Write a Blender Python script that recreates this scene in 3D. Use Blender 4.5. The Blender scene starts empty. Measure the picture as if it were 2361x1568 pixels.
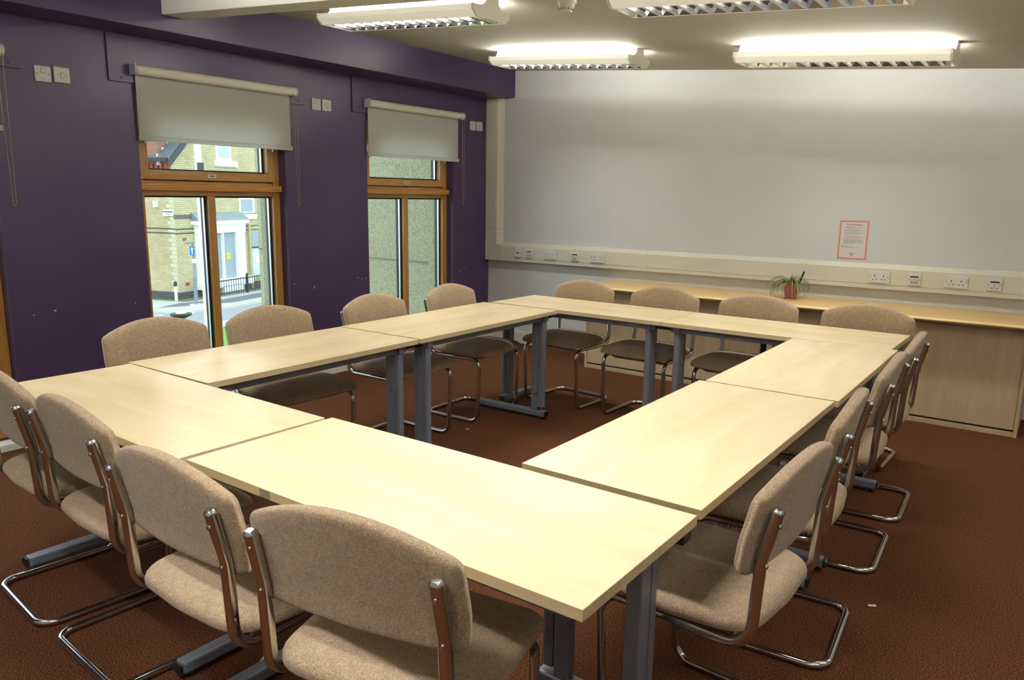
import bpy, bmesh, math, random
from mathutils import Vector, Matrix
random.seed(7)
SC = bpy.context.scene
COL = SC.collection

# ------------------------------------------------------------------ camera
IMG_W, IMG_H = 2361.0, 1568.0
FPX = 1742.94
CAM = Vector((3.1899, -1.0621, 1.4607))
CR = Vector((0.8049, 0.5932, 0.0138)).normalized()
CF = Vector((-0.5808, 0.7925, -0.1861)).normalized()
CU = CR.cross(CF).normalized()
CR = CF.cross(CU).normalized()
cam_data = bpy.data.cameras.new('camera')
cam = bpy.data.objects.new('camera', cam_data)
COL.objects.link(cam)
cam_data.sensor_fit = 'HORIZONTAL'
cam_data.sensor_width = 36.0
cam_data.lens = FPX / IMG_W * 36.0
cam_data.clip_start = 0.05
cam_data.clip_end = 300
M = Matrix(((CR.x, CU.x, -CF.x, CAM.x), (CR.y, CU.y, -CF.y, CAM.y), (CR.z, CU.z, -CF.z, CAM.z), (0, 0, 0, 1)))
cam.matrix_world = M
SC.camera = cam

# ------------------------------------------------------------------ sky, exposure
SKY_STRENGTH = 2.6
TUBE_EMIT = 130.0
LAMP_DOWN = 16.0
EXPOSURE = 0.12
world = bpy.data.worlds.new('overcast_sky')
SC.world = world
world.use_nodes = True
bg = world.node_tree.nodes['Background']
bg.inputs[0].default_value = (0.86, 0.94, 1.0, 1)
bg.inputs[1].default_value = SKY_STRENGTH
SC.view_settings.view_transform = 'Standard'
SC.view_settings.look = 'None'
SC.view_settings.exposure = EXPOSURE
SC.view_settings.gamma = 1.0
SC.view_settings.use_curve_mapping = False


# ------------------------------------------------------------------ helpers
def ray(px):
    return CR * ((px[0] - IMG_W / 2) / FPX) - CU * ((px[1] - IMG_H / 2) / FPX) + CF


def at(px, ax, v):
    d = ray(px)
    t = (v - CAM[ax]) / d[ax]
    return CAM + d * t


def at_plane(px, p0, n):
    d = ray(px)
    t = (Vector(p0) - CAM).dot(n) / d.dot(n)
    return CAM + d * t


class MB:
    """collects geometry for ONE mesh object"""
    def __init__(self):
        self.v, self.f, self.sm = [], [], []

    def add(self, verts, faces, smooth=False):
        o = len(self.v)
        self.v += [tuple(p) for p in verts]
        self.f += [tuple(i + o for i in q) for q in faces]
        self.sm += [smooth] * len(faces)
        return self

    def box(self, x0, x1, y0, y1, z0, z1):
        v = [(x, y, z) for z in (z0, z1) for y in (y0, y1) for x in (x0, x1)]
        f = [(0, 2, 3, 1), (4, 5, 7, 6), (0, 1, 5, 4), (2, 6, 7, 3), (0, 4, 6, 2), (1, 3, 7, 5)]
        return self.add(v, f)

    def prism(self, poly, axis, a, b):
        """extrude 2D polygon along axis between a and b. axis 0: poly=(y,z), 1: (x,z), 2: (x,y)"""
        n = len(poly)

        def mk(p, t):
            if axis == 0:
                return (t, p[0], p[1])
            if axis == 1:
                return (p[0], t, p[1])
            return (p[0], p[1], t)
        v = [mk(p, a) for p in poly] + [mk(p, b) for p in poly]
        f = [tuple(range(n))[::-1], tuple(range(n, 2 * n))]
        f += [(i, (i + 1) % n, n + (i + 1) % n, n + i) for i in range(n)]
        return self.add(v, f)

    def tube(self, path, r, n=10, caps=True, closed=False, sq=1.0):
        P = [Vector(p) for p in path]
        m = len(P)
        rr = r if isinstance(r, (list, tuple)) else [r] * m
        tang = []
        for i in range(m):
            a = P[(i - 1) % m] if (closed or i > 0) else P[i]
            b = P[(i + 1) % m] if (closed or i < m - 1) else P[i]
            tang.append((b - a).normalized())
        up = Vector((0, 0, 1)) if abs(tang[0].z) < 0.9 else Vector((1, 0, 0))
        nrm = (up - tang[0] * up.dot(tang[0])).normalized()
        v = []
        for i in range(m):
            t = tang[i]
            nrm = (nrm - t * nrm.dot(t)).normalized()
            bn = t.cross(nrm)
            for k in range(n):
                a = 2 * math.pi * k / n
                ca, sa = math.cos(a), math.sin(a)
                ca, sa = math.copysign(abs(ca) ** sq, ca), math.copysign(abs(sa) ** sq, sa)
                v.append(P[i] + (nrm * ca + bn * sa) * rr[i])
        f = []
        for i in range(m if closed else m - 1):
            j = (i + 1) % m
            for k in range(n):
                f.append((i * n + k, i * n + (k + 1) % n, j * n + (k + 1) % n, j * n + k))
        self.add(v, f, True)
        if caps and not closed:
            o = len(self.v) - len(v)
            self.add(v[:n], [tuple(range(n))[::-1]])
            self.add(v[-n:], [tuple(range(n))])
        return self

    def lathe(self, prof, center=(0, 0, 0), n=20, axis=2):
        """prof list of (radius, height) revolved about axis"""
        v, f = [], []
        for r, h in prof:
            for k in range(n):
                a = 2 * math.pi * k / n
                c, s = r * math.cos(a), r * math.sin(a)
                p = (c, s, h) if axis == 2 else ((h, c, s) if axis == 0 else (s, h, c))
                v.append((p[0] + center[0], p[1] + center[1], p[2] + center[2]))
        m = len(prof)
        for i in range(m - 1):
            for k in range(n):
                f.append((i * n + k, i * n + (k + 1) % n, (i + 1) * n + (k + 1) % n, (i + 1) * n + k))
        self.add(v, f, True)
        self.add(v[:n], [tuple(range(n))[::-1]])
        self.add(v[-n:], [tuple(range(n))])
        return self

    def mesh(self, name, mat):
        me = bpy.data.meshes.new(name)
        me.from_pydata(self.v, [], self.f)
        me.polygons.foreach_set('use_smooth', self.sm)
        if mat:
            me.materials.append(mat)
        me.update()
        return me

    def build(self, name, mat, parent=None, bevel=0.0, world=False, fixn=True):
        me = self.mesh(name, mat)
        if fixn:
            b = bmesh.new()
            b.from_mesh(me)
            bmesh.ops.recalc_face_normals(b, faces=b.faces)
            b.to_mesh(me)
            b.free()
        return link(name, me, parent, bevel, world)


def link(name, me, parent=None, bevel=0.0, world=False):
    o = bpy.data.objects.new(name, me)
    COL.objects.link(o)
    if parent is not None:
        o.parent = parent
        if world:
            p, off = parent, Vector((0, 0, 0))
            while p is not None:
                off += Vector(p.location)
                p = p.parent
            o.location = -off
    if bevel:
        md = o.modifiers.new('bevel', 'BEVEL')
        md.width = bevel
        md.segments = 2
        md.limit_method = 'ANGLE'
        md.angle_limit = math.radians(40)
    return o


def tag(o, label=None, cat=None, group=None, kind=None):
    if label:
        o['label'] = label
    if cat:
        o['category'] = cat
    if group:
        o['group'] = group
    if kind:
        o['kind'] = kind
    return o


def empty(name, loc, rz=0.0, label=None, cat=None, group=None):
    o = bpy.data.objects.new(name, None)
    o.empty_display_size = 0.1
    COL.objects.link(o)
    o.location = loc
    o.rotation_euler = (0, 0, rz)
    tag(o, label, cat, group)
    return o


def struct(o):
    o['kind'] = 'structure'
    return o


def copy_tree(o, parent=None):
    c = o.copy()
    COL.objects.link(c)
    c.parent = parent
    for ch in list(o.children):
        copy_tree(ch, c)
    return c


def fillet(points, radii, n=8):
    """polyline with rounded corners"""
    P = [Vector(p) for p in points]
    out = [P[0]]
    for i in range(1, len(P) - 1):
        r = radii[i - 1]
        a = (P[i - 1] - P[i]).normalized()
        b = (P[i + 1] - P[i]).normalized()
        ang = a.angle(b)
        if r <= 0 or ang > math.pi - 1e-3:
            out.append(P[i])
            continue
        d = r / math.tan(ang / 2)
        p1, p2 = P[i] + a * d, P[i] + b * d
        c = P[i] + (a + b).normalized() * (r / math.sin(ang / 2))
        v1, v2 = p1 - c, p2 - c
        tot = v1.angle(v2)
        ax = v1.cross(v2).normalized()
        for k in range(n + 1):
            out.append(c + Matrix.Rotation(tot * k / n, 3, ax) @ v1)
    out.append(P[-1])
    return out


def text_mesh(s, size, mat, name, parent, mtx, align='CENTER', bold=0.0):
    cu = bpy.data.curves.new(name, 'FONT')
    cu.body = s
    cu.size = size
    cu.align_x = align
    cu.align_y = 'CENTER'
    cu.offset = bold
    cu.resolution_u = 2
    t = bpy.data.objects.new(name + '_tmp', cu)
    COL.objects.link(t)
    bpy.context.view_layer.update()
    me = bpy.data.meshes.new_from_object(t)
    me.name = name
    bpy.data.objects.remove(t)
    bpy.data.curves.remove(cu)
    me.transform(mtx)
    me.materials.clear()
    me.materials.append(mat)
    return link(name, me, parent)


# ------------------------------------------------------------------ materials
def lin(c):
    return tuple((x / 12.92 if x <= 0.04045 else ((x + 0.055) / 1.055) ** 2.4) for x in c)


def srgb(r, g, b):
    return lin((r / 255, g / 255, b / 255)) + (1,)


class NT:
    def __init__(self, name):
        self.m = bpy.data.materials.new(name)
        self.m.use_nodes = True
        self.t = self.m.node_tree
        self.bsdf = self.t.nodes['Principled BSDF']

    def n(self, typ, **kw):
        nd = self.t.nodes.new(typ)
        for k, v in kw.items():
            if k == 'i':
                for a, b in v.items():
                    nd.inputs[a].default_value = b
            else:
                setattr(nd, k, v)
        return nd

    def l(self, a, b):
        self.t.links.new(a, b)

    def setp(self, **kw):
        for k, v in kw.items():
            self.bsdf.inputs[k.replace('_', ' ')].default_value = v
        return self

    def coords(self, scale=(1, 1, 1), kind='Object'):
        tc = self.n('ShaderNodeTexCoord')
        mp = self.n('ShaderNodeMapping')
        mp.inputs['Scale'].default_value = scale
        self.l(tc.outputs[kind], mp.inputs[0])
        return mp.outputs[0]

    def ramp(self, fac, stops):
        r = self.n('ShaderNodeValToRGB')
        e = r.color_ramp.elements
        e[0].position, e[0].color = stops[0]
        e[1].position, e[1].color = stops[1]
        for p, c in stops[2:]:
            x = e.new(p)
            x.color = c
        self.l(fac, r.inputs[0])
        return r.outputs[0]

    def noise(self, vec, scale, detail=3, rough=0.5, dist=0.0):
        nd = self.n('ShaderNodeTexNoise', i={'Scale': scale, 'Detail': detail, 'Roughness': rough, 'Distortion': dist})
        self.l(vec, nd.inputs['Vector'])
        return nd.outputs['Fac']

    def bump(self, fac, strength, dist=0.002):
        b = self.n('ShaderNodeBump', i={'Strength': strength, 'Distance': dist})
        self.l(fac, b.inputs['Height'])
        self.l(b.outputs[0], self.bsdf.inputs['Normal'])

    def mix(self, fac, a, b, mode='MIX'):
        m = self.n('ShaderNodeMix', data_type='RGBA', blend_type=mode)
        for s, x in ((m.inputs[6], a), (m.inputs[7], b)):
            if isinstance(x, tuple):
                s.default_value = x
            else:
                self.l(x, s)
        if isinstance(fac, float):
            m.inputs[0].default_value = fac
        else:
            self.l(fac, m.inputs[0])
        return m.outputs[2]

    def col(self, out):
        self.l(out, self.bsdf.inputs['Base Color'])


def plain(name, c, rough=0.5, metal=0.0, noise=0.0, nscale=30, bump=0.0, **kw):
    t = NT(name)
    t.setp(Roughness=rough, Metallic=metal, Base_Color=c, **kw)
    if noise or bump:
        v = t.coords()
        f = t.noise(v, nscale, 4)
        if noise:
            d = tuple(x * (1 - noise) for x in c[:3]) + (1,)
            u = tuple(min(1, x * (1 + noise)) for x in c[:3]) + (1,)
            t.col(t.ramp(f, [(0.3, d), (0.7, u)]))
        if bump:
            t.bump(f, bump)
    return t.m


MT = {}
MT['purple'] = plain('purple_paint', srgb(72, 52, 86), 0.42, noise=0.06, nscale=3, bump=0.0)
_t = NT('purple_wall')
_v = _t.coords()
_t.col(_t.ramp(_t.noise(_v, 2.2, 4), [(0.3, srgb(63, 45, 80)), (0.7, srgb(70, 51, 87))]))
_t.bump(_t.noise(_v, 160, 2), 0.18, 0.002)
_t.setp(Roughness=0.38)
MT['purple'] = _t.m
_t = NT('white_wall')
_v = _t.coords()
_t.col(_t.ramp(_t.noise(_v, 0.9, 4), [(0.3, srgb(198, 200, 201)), (0.7, srgb(205, 207, 207))]))
_t.bump(_t.noise(_v, 180, 2), 0.1, 0.001)
_t.setp(Roughness=0.75)
MT['wall'] = _t.m
_t = NT('ceiling_paint')
_v = _t.coords()
_t.col(_t.ramp(_t.noise(_v, 1.1, 5), [(0.3, srgb(170, 165, 152)), (0.7, srgb(178, 173, 161))]))
_t.bump(_t.noise(_v, 1.6, 3), 0.25, 0.02)
_t.setp(Roughness=0.8)
MT['ceiling'] = _t.m
MT['gloss_white'] = plain('white_gloss_trim', srgb(214, 212, 202), 0.35, noise=0.02, nscale=4)
MT['beam'] = plain('white_beam_paint', srgb(212, 212, 208), 0.6, noise=0.015, nscale=2)

# carpet
_t = NT('rust_carpet')
_v = _t.coords()
_a = _t.noise(_v, 200, 5, 0.9)
_b = _t.noise(_v, 520, 2, 0.7)
_c = _t.noise(_v, 1.3, 3)
_base = _t.ramp(_a, [(0.40, srgb(22, 13, 10)), (0.5, srgb(72, 42, 26)), (0.60, srgb(146, 92, 56))])
_fine = _t.ramp(_b, [(0.35, (0.55, 0.55, 0.55, 1)), (0.65, (1.25, 1.25, 1.25, 1))])
_x = _t.mix(1.0, _base, _fine, 'MULTIPLY')
_big = _t.ramp(_c, [(0.3, (0.9, 0.88, 0.86, 1)), (0.7, (1.05, 1.05, 1.05, 1))])
_t.col(_t.mix(1.0, _x, _big, 'MULTIPLY'))
_t.bump(_b, 0.25, 0.002)
_t.setp(Roughness=0.98)
_t.bsdf.inputs['Specular IOR Level'].default_value = 0.12
MT['carpet'] = _t.m


def wood(name, c0, c1, c2, scale, rough, coat=0.0, ring=0.35, spot=True):
    t = NT(name)
    v = t.coords(scale)
    a = t.noise(v, 1.0, 6, 0.62, 0.6)
    b = t.noise(v, 5.0, 4, 0.6)
    base = t.ramp(a, [(0.3, c0), (0.52, c1), (0.72, c2)])
    g = t.ramp(b, [(0.3, (1 - ring * 0.35, 1 - ring * 0.4, 1 - ring * 0.5, 1)), (0.65, (1.03, 1.03, 1.03, 1))])
    t.col(t.mix(1.0, base, g, 'MULTIPLY'))
    t.setp(Roughness=rough)
    t.bsdf.inputs['Specular IOR Level'].default_value = 0.7
    if coat:
        t.bsdf.inputs['Coat Weight'].default_value = coat
        t.bsdf.inputs['Coat Roughness'].default_value = 0.2
    return t.m


MT['maple'] = wood('maple_laminate', srgb(220, 199, 158), srgb(227, 208, 169), srgb(232, 215, 178), (1.3, 7, 7), 0.24, ring=0.07)
MT['maple_edge'] = wood('maple_edging', srgb(200, 180, 138), srgb(209, 190, 149), srgb(216, 198, 158), (2, 14, 14), 0.4, ring=0.12)
MT['cab_panel'] = wood('beech_cabinet_laminate', srgb(190, 168, 132), srgb(201, 180, 145), srgb(209, 190, 156), (14, 14, 1.6), 0.4, ring=0.2)
MT['cab_top'] = wood('beech_worktop_laminate', srgb(206, 170, 112), srgb(216, 182, 124), srgb(223, 192, 138), (1.5, 14, 14), 0.35, ring=0.18)
MT['cab_edge'] = plain('worktop_edge', srgb(219, 192, 134), 0.4, noise=0.03, nscale=9)
MT['pine_v'] = wood('pine_upright', srgb(166, 118, 52), srgb(184, 134, 64), srgb(198, 150, 82), (16, 16, 1.4), 0.35, 0.35, 0.5)
MT['pine_h'] = wood('pine_rail', srgb(166, 118, 52), srgb(184, 134, 64), srgb(198, 150, 82), (16, 1.4, 16), 0.35, 0.35, 0.5)
# figured transom board with wavy grain
_t = NT('pine_board_figured')
_v = _t.coords((6, 3.0, 26))
_w = _t.n('ShaderNodeTexWave', wave_type='BANDS', bands_direction='Z', i={'Scale': 1.1, 'Distortion': 9.0, 'Detail': 2.5, 'Detail Scale': 0.8})
_t.l(_v, _w.inputs['Vector'])
_t.col(_t.ramp(_w.outputs['Fac'], [(0.1, srgb(158, 102, 42)), (0.55, srgb(192, 138, 66)), (1.0, srgb(206, 158, 88))]))
_t.setp(Roughness=0.35)
MT['pine_fig'] = _t.m

# chair fabric
_t = NT('beige_tweed_fabric')
_v = _t.coords()
_a = _t.noise(_v, 380, 3, 0.8)
_b = _t.noise(_v, 60, 3, 0.6)
_c = _t.noise(_v, 6, 3, 0.6)
_base = _t.ramp(_a, [(0.34, srgb(116, 97, 77)), (0.5, srgb(163, 141, 115)), (0.66, srgb(198, 178, 151))])
_m2 = _t.ramp(_b, [(0.35, (0.88, 0.87, 0.87, 1)), (0.65, (1.08, 1.06, 1.03, 1))])
_m3 = _t.ramp(_c, [(0.3, (0.94, 0.92, 0.9, 1)), (0.7, (1.03, 1.03, 1.03, 1))])
_t.col(_t.mix(1.0, _t.mix(1.0, _base, _m2, 'MULTIPLY'), _m3, 'MULTIPLY'))
_t.bump(_a, 0.6, 0.003)
_t.setp(Roughness=0.95)
_t.bsdf.inputs['Sheen Weight'].default_value = 0.25
_t.bsdf.inputs['Specular IOR Level'].default_value = 0.15
MT['fabric'] = _t.m
MT['chrome'] = plain('chrome_tube', (0.62, 0.6, 0.58, 1), 0.13, 1.0)
MT['screw'] = plain('screw_steel', (0.6, 0.62, 0.65, 1), 0.25, 1.0)
MT['steel'] = plain('grey_painted_steel', srgb(124, 129, 140), 0.38, 0.3, noise=0.05, nscale=12)
MT['black'] = plain('black_plastic', srgb(22, 22, 24), 0.45)
MT['dark'] = plain('dark_recess', srgb(30, 26, 22), 0.7)
MT['cream'] = plain('cream_trunking_plastic', srgb(204, 201, 184), 0.45, noise=0.02, nscale=3)
MT['plate'] = plain('white_plate_plastic', srgb(208, 208, 204), 0.3)
MT['plate_line'] = plain('plate_shadow_gap', srgb(120, 120, 116), 0.5)
MT['blind'] = plain('blind_fabric', srgb(206, 204, 196), 0.85, noise=0.015, nscale=40)
_t = NT('translucent_blind_fabric')
_t.setp(Base_Color=srgb(238, 238, 234), Roughness=0.9)
_o = [n for n in _t.t.nodes if n.type == 'OUTPUT_MATERIAL'][0]
_tl = _t.n('ShaderNodeBsdfTranslucent', i={'Color': srgb(236, 238, 236)})
_ms = _t.n('ShaderNodeMixShader', i={0: 0.5})
_t.l(_t.bsdf.outputs[0], _ms.inputs[1])
_t.l(_tl.outputs[0], _ms.inputs[2])
_t.l(_ms.outputs[0], _o.inputs[0])
MT['blind'] = _t.m
MT['blind_roll'] = plain('blind_roll_fabric', srgb(228, 224, 210), 0.8)
MT['grey_plastic'] = plain('grey_bracket_plastic', srgb(176, 182, 192), 0.4)
MT['alu'] = plain('aluminium', (0.75, 0.76, 0.78, 1), 0.3, 1.0)
MT['alu_dark'] = plain('dark_aluminium_cladding', srgb(44, 54, 66), 0.35, 0.3)
MT['chain'] = plain('bead_chain_brass', srgb(150, 126, 96), 0.35, 0.6)
MT['lamp_metal'] = plain('white_lamp_metal', srgb(226, 222, 208), 0.4)
# perforated metal, faint emission standing in for tube light through the holes
_t = NT('perforated_lamp_metal')
_v = _t.coords((160, 160, 160))
_vo = _t.n('ShaderNodeTexVoronoi', i={'Scale': 1.0, 'Randomness': 0.0})
_t.l(_v, _vo.inputs['Vector'])
_t.col(_t.ramp(_vo.outputs['Distance'], [(0.22, srgb(170, 166, 150)), (0.3, srgb(226, 222, 206))]))
_t.setp(Roughness=0.45)
_t.bsdf.inputs['Emission Color'].default_value = (1.0, 0.97, 0.82, 1)
_t.bsdf.inputs['Emission Strength'].default_value = 0.32
MT['perf'] = _t.m
_t = NT('lit_fluorescent_tube')
_t.setp(Base_Color=(1, 1, 1, 1))
_t.bsdf.inputs['Emission Color'].default_value = (1.0, 0.98, 0.88, 1)
_t.bsdf.inputs['Emission Strength'].default_value = TUBE_EMIT
MT['tube'] = _t.m
MT['mirror'] = plain('mirror_louvre_aluminium', (0.85, 0.88, 0.92, 1), 0.12, 1.0)
# glass
_t = NT('window_glass')
_t.t.nodes.remove(_t.bsdf)
_out = [n for n in _t.t.nodes if n.type == 'OUTPUT_MATERIAL'][0]
_tr = _t.n('ShaderNodeBsdfTransparent', i={'Color': (0.95, 0.985, 0.975, 1)})
_gl = _t.n('ShaderNodeBsdfGlossy', i={'Roughness': 0.02, 'Color': (1, 1, 1, 1)})
_fr = _t.n('ShaderNodeFresnel', i={'IOR': 1.25})
_mx = _t.n('ShaderNodeMixShader')
_t.l(_fr.outputs[0], _mx.inputs[0])
_t.l(_tr.outputs[0], _mx.inputs[1])
_t.l(_gl.outputs[0], _mx.inputs[2])
_t.l(_mx.outputs[0], _out.inputs[0])
MT['glass'] = _t.m
# plant, poster
MT['terracotta'] = plain('terracotta_plastic', srgb(152, 90, 86), 0.55, noise=0.05, nscale=25)
MT['soil'] = plain('potting_soil', srgb(50, 38, 28), 0.95, noise=0.3, nscale=120)
MT['leaf'] = plain('strap_leaf_green', srgb(98, 122, 52), 0.5, noise=0.25, nscale=20)
MT['leaf_dry'] = plain('strap_leaf_dry', srgb(130, 104, 56), 0.6, noise=0.2, nscale=20)
MT['laminate_film'] = plain('laminating_film', srgb(196, 198, 200), 0.25)
MT['paper'] = plain('white_paper', srgb(206, 204, 204), 0.35)
MT['orange'] = plain('orange_border_ink', srgb(222, 92, 54), 0.4)
MT['red_ink'] = plain('red_ink', srgb(200, 54, 54), 0.4)
MT['ink'] = plain('grey_ink', srgb(120, 120, 120), 0.5)
MT['sticker'] = plain('silver_sticker', srgb(146, 144, 146), 0.4)
MT['tape'] = plain('grey_edge_patch', srgb(140, 136, 112), 0.6, noise=0.2, nscale=200)
MT['chip'] = plain('bare_plaster', srgb(196, 188, 182), 0.8)
# outdoors
MT['pole'] = plain('white_pole_paint', srgb(238, 244, 246), 0.5)
MT['road'] = plain('road_asphalt', srgb(140, 148, 156), 0.9, noise=0.06, nscale=3)
MT['pave'] = plain('paving_concrete', srgb(172, 178, 174), 0.9, noise=0.05, nscale=2)
MT['patch'] = plain('tarmac_patch', srgb(104, 110, 118), 0.9, noise=0.08, nscale=6)
MT['kerb'] = plain('kerb_stone', srgb(190, 192, 184), 0.85, noise=0.05, nscale=5)
MT['paint_white'] = plain('white_road_paint', srgb(232, 238, 238), 0.8)
MT['grass'] = plain('lawn_grass', srgb(98, 150, 62), 0.95, noise=0.25, nscale=30)
MT['white_stone'] = plain('white_painted_stone', srgb(240, 246, 244), 0.7)
MT['shutter'] = plain('grey_security_sheet', srgb(150, 166, 178), 0.6, noise=0.05, nscale=8)
MT['house_glass'] = plain('house_window_glass', srgb(170, 190, 200), 0.12)
MT['slate'] = plain('roof_slate', srgb(84, 92, 96), 0.7, noise=0.12, nscale=3)
MT['slate_pale'] = plain('pale_lean_to_slate', srgb(128, 146, 150), 0.7, noise=0.1, nscale=3)
MT['slate_dark'] = plain('dark_bargeboard', srgb(56, 64, 72), 0.6)
MT['lead'] = plain('lead_flashing', srgb(206, 214, 220), 0.6)
MT['iron'] = plain('black_iron', srgb(48, 48, 46), 0.6)
MT['post_grey'] = plain('grey_sign_post', srgb(128, 138, 148), 0.5, 0.3)
MT['sign_blue'] = plain('blue_sign', srgb(34, 110, 200), 0.4)
MT['yellow'] = plain('yellow_notice', srgb(236, 208, 40), 0.6)
MT['door_pale'] = plain('pale_blue_door', srgb(196, 212, 226), 0.5)
MT['vent'] = plain('terracotta_vent', srgb(150, 84, 64), 0.8)
MT['band'] = plain('blue_brick_band', srgb(112, 98, 98), 0.85, noise=0.15, nscale=6)
MT['plinth'] = plain('blue_brick_plinth', srgb(82, 84, 88), 0.85, noise=0.25, nscale=8)
MT['quoin'] = plain('pale_quoin_brick', srgb(198, 192, 162), 0.9, noise=0.08, nscale=4)
MT['weed'] = plain('verge_weeds', srgb(96, 112, 78), 0.95, noise=0.3, nscale=9)


def brick(name, c1, c2, mort, swap):
    t = NT(name)
    tc = t.n('ShaderNodeTexCoord')
    sp = t.n('ShaderNodeSeparateXYZ')
    t.l(tc.outputs['Object'], sp.inputs[0])
    cb = t.n('ShaderNodeCombineXYZ')
    t.l(sp.outputs[swap], cb.inputs[0])
    t.l(sp.outputs[2], cb.inputs[1])
    b = t.n('ShaderNodeTexBrick', i={'Scale': 1.0, 'Color1': c1, 'Color2': c2, 'Mortar': mort, 'Mortar Size': 0.012,
                                     'Brick Width': 0.24, 'Row Height': 0.088, 'Bias': 0.0})
    t.l(cb.outputs[0], b.inputs['Vector'])
    f = t.noise(tc.outputs['Object'], 0.8, 4)
    g = t.ramp(f, [(0.3, (0.86, 0.84, 0.8, 1)), (0.7, (1.06, 1.05, 1.02, 1))])
    t.col(t.mix(1.0, b.outputs['Color'], g, 'MULTIPLY'))
    t.setp(Roughness=0.9)
    return t.m


MT['brick_f'] = brick('yellow_brick_front', srgb(204, 198, 162), srgb(190, 183, 146), srgb(158, 152, 124), 0)
MT['brick_s'] = brick('yellow_brick_side', srgb(196, 186, 146), srgb(182, 168, 130), srgb(172, 164, 134), 1)
MT['brick_red'] = brick('red_brick', srgb(168, 112, 98), srgb(150, 98, 88), srgb(150, 126, 116), 0)
_t = NT('pebbledash_render')
_v = _t.coords()
_a = _t.noise(_v, 60, 3, 0.7)
_t.col(_t.ramp(_a, [(0.3, srgb(132, 130, 110)), (0.5, srgb(172, 170, 148)), (0.7, srgb(190, 188, 166))]))
_t.bump(_a, 0.8, 0.006)
_t.setp(Roughness=0.95)
MT['pebble'] = _t.m

# ------------------------------------------------------------------ room shell
XL, YB, XR, YF = -1.623, 5.074, 5.3, -2.4
FACADE = -1.95
SLOPE = -0.0782


def zc(x):
    return 2.65 + SLOPE * (x + 1.309)


struct(MB().box(XL, XR, YF, YB, -0.12, 0).build('floor', MT['carpet']))
cl = MB().prism([(XL - 0.35, zc(XL - 0.35)), (XR + 0.2, zc(XR + 0.2)), (XR + 0.2, 3.05), (XL - 0.35, 3.05)], 1, YF - 0.2, YB + 0.2)
struct(cl.build('ceiling', MT['ceiling']))
struct(MB().box(XL - 0.33, XR + 0.2, YB, YB + 0.2, -0.12, 2.9).build('wall_back', MT['wall']))
struct(MB().box(XR, XR + 0.2, YF, YB, -0.12, 2.7).build('wall_right', MT['wall']))
struct(MB().box(XL - 0.33, XR + 0.2, YF - 0.2, YF, -0.12, 2.9).build('wall_front', MT['wall']))

WINS = [(-0.437, 0.677), (1.493, 2.602), (3.425, 4.523)]
WTOP, WBOT = 2.08, 0.03
wl = MB()
edges = [YF] + [e for w in WINS for e in w] + [YB]
wo = MB()
XM = -1.785
for i in range(0, len(edges), 2):
    wl.box(XM, XL, edges[i], edges[i + 1], -0.12, 2.9)
    wo.box(FACADE, XM, edges[i], edges[i + 1], -3.05, 4.2)
for a, b in WINS:
    wl.box(XM, XL, a, b, WTOP, 2.9)
    wl.box(XM, XL, a, b, -0.12, WBOT)
    wo.box(FACADE, XM, a, b, WTOP, 4.2)
    wo.box(FACADE, XM, a, b, -3.05, WBOT)
struct(wo.build('wall_outer', MT['pebble']))
wall_left = struct(wl.build('wall_left', MT['purple']))
# bare plaster chips knocked out of the paint
for (px, w, h) in (((825, 641), .022, .008), ((835, 643), .012, .01), ((845, 641), .012, .014), ((679, 655), .009, .008), ((725, 662), .01, .024),
                   ((1072, 618), .01, .009), ((1062, 626), .008, .02), ((127, 716), .014, .012), ((78, 727), .008, .008), ((312, 698), .01, .01)):
    p = at(px, 0, XL)
    m = MB()
    k = 7
    rim = [(XL + 0.0012, p.y + w * math.cos(2 * math.pi * i / k) * random.uniform(.35, .65), p.z + h * math.sin(2 * math.pi * i / k) * random.uniform(.35, .65)) for i in range(k)]
    bot = [(XL - 0.002, y, z) for _, y, z in rim]
    m.add(rim + bot, [tuple(range(k))] + [(i, (i + 1) % k, k + (i + 1) % k, k + i) for i in range(k)])
    m.build('paint_chip', MT['chip'], wall_left)

# purple bulkhead above windows, white beam across ceiling
struct(MB().box(XL, -1.309, YF, YB, 2.40, 2.72).build('trim_1', MT['purple'], bevel=0.004))
bm_ = MB().prism([(-1.309, zc(-1.309) - 0.158), (XR, zc(XR) - 0.158), (XR, zc(XR) + 0.02), (-1.309, zc(-1.309) + 0.02)], 1, 1.525, 1.68)
struct(bm_.build('trim_2', MT['beam'], bevel=0.004))

# access panels over the window heads
for i, (a, b, sc) in enumerate(((-0.60, 0.856, None), (1.335, 2.786, None), (3.268, 4.714, None))):
    o = struct(MB().box(XL, XL + 0.014, a, b, 2.12, 2.40).build('trim_%d' % (3 + i), MT['purple'], bevel=0.002))
    for yy in (a + 0.075, b - 0.06):
        MB().lathe([(0.008, 0), (0.008, 0.003), (0.004, 0.005)], (XL + 0.014, yy, 2.145), 10, 0).build('screw_head', MT['purple'], o)

# skirting boards
lb = MB()
for i in range(0, len(edges), 2):
    lb.box(XL, XL + 0.028, edges[i], edges[i + 1], 0, 0.125)
struct(lb.build('baseboard_left', MT['gloss_white'], bevel=0.004))
struct(MB().box(XL + 0.028, -0.14, YB - 0.02, YB, 0, 0.125).build('baseboard_back', MT['gloss_white'], bevel=0.004))


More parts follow.
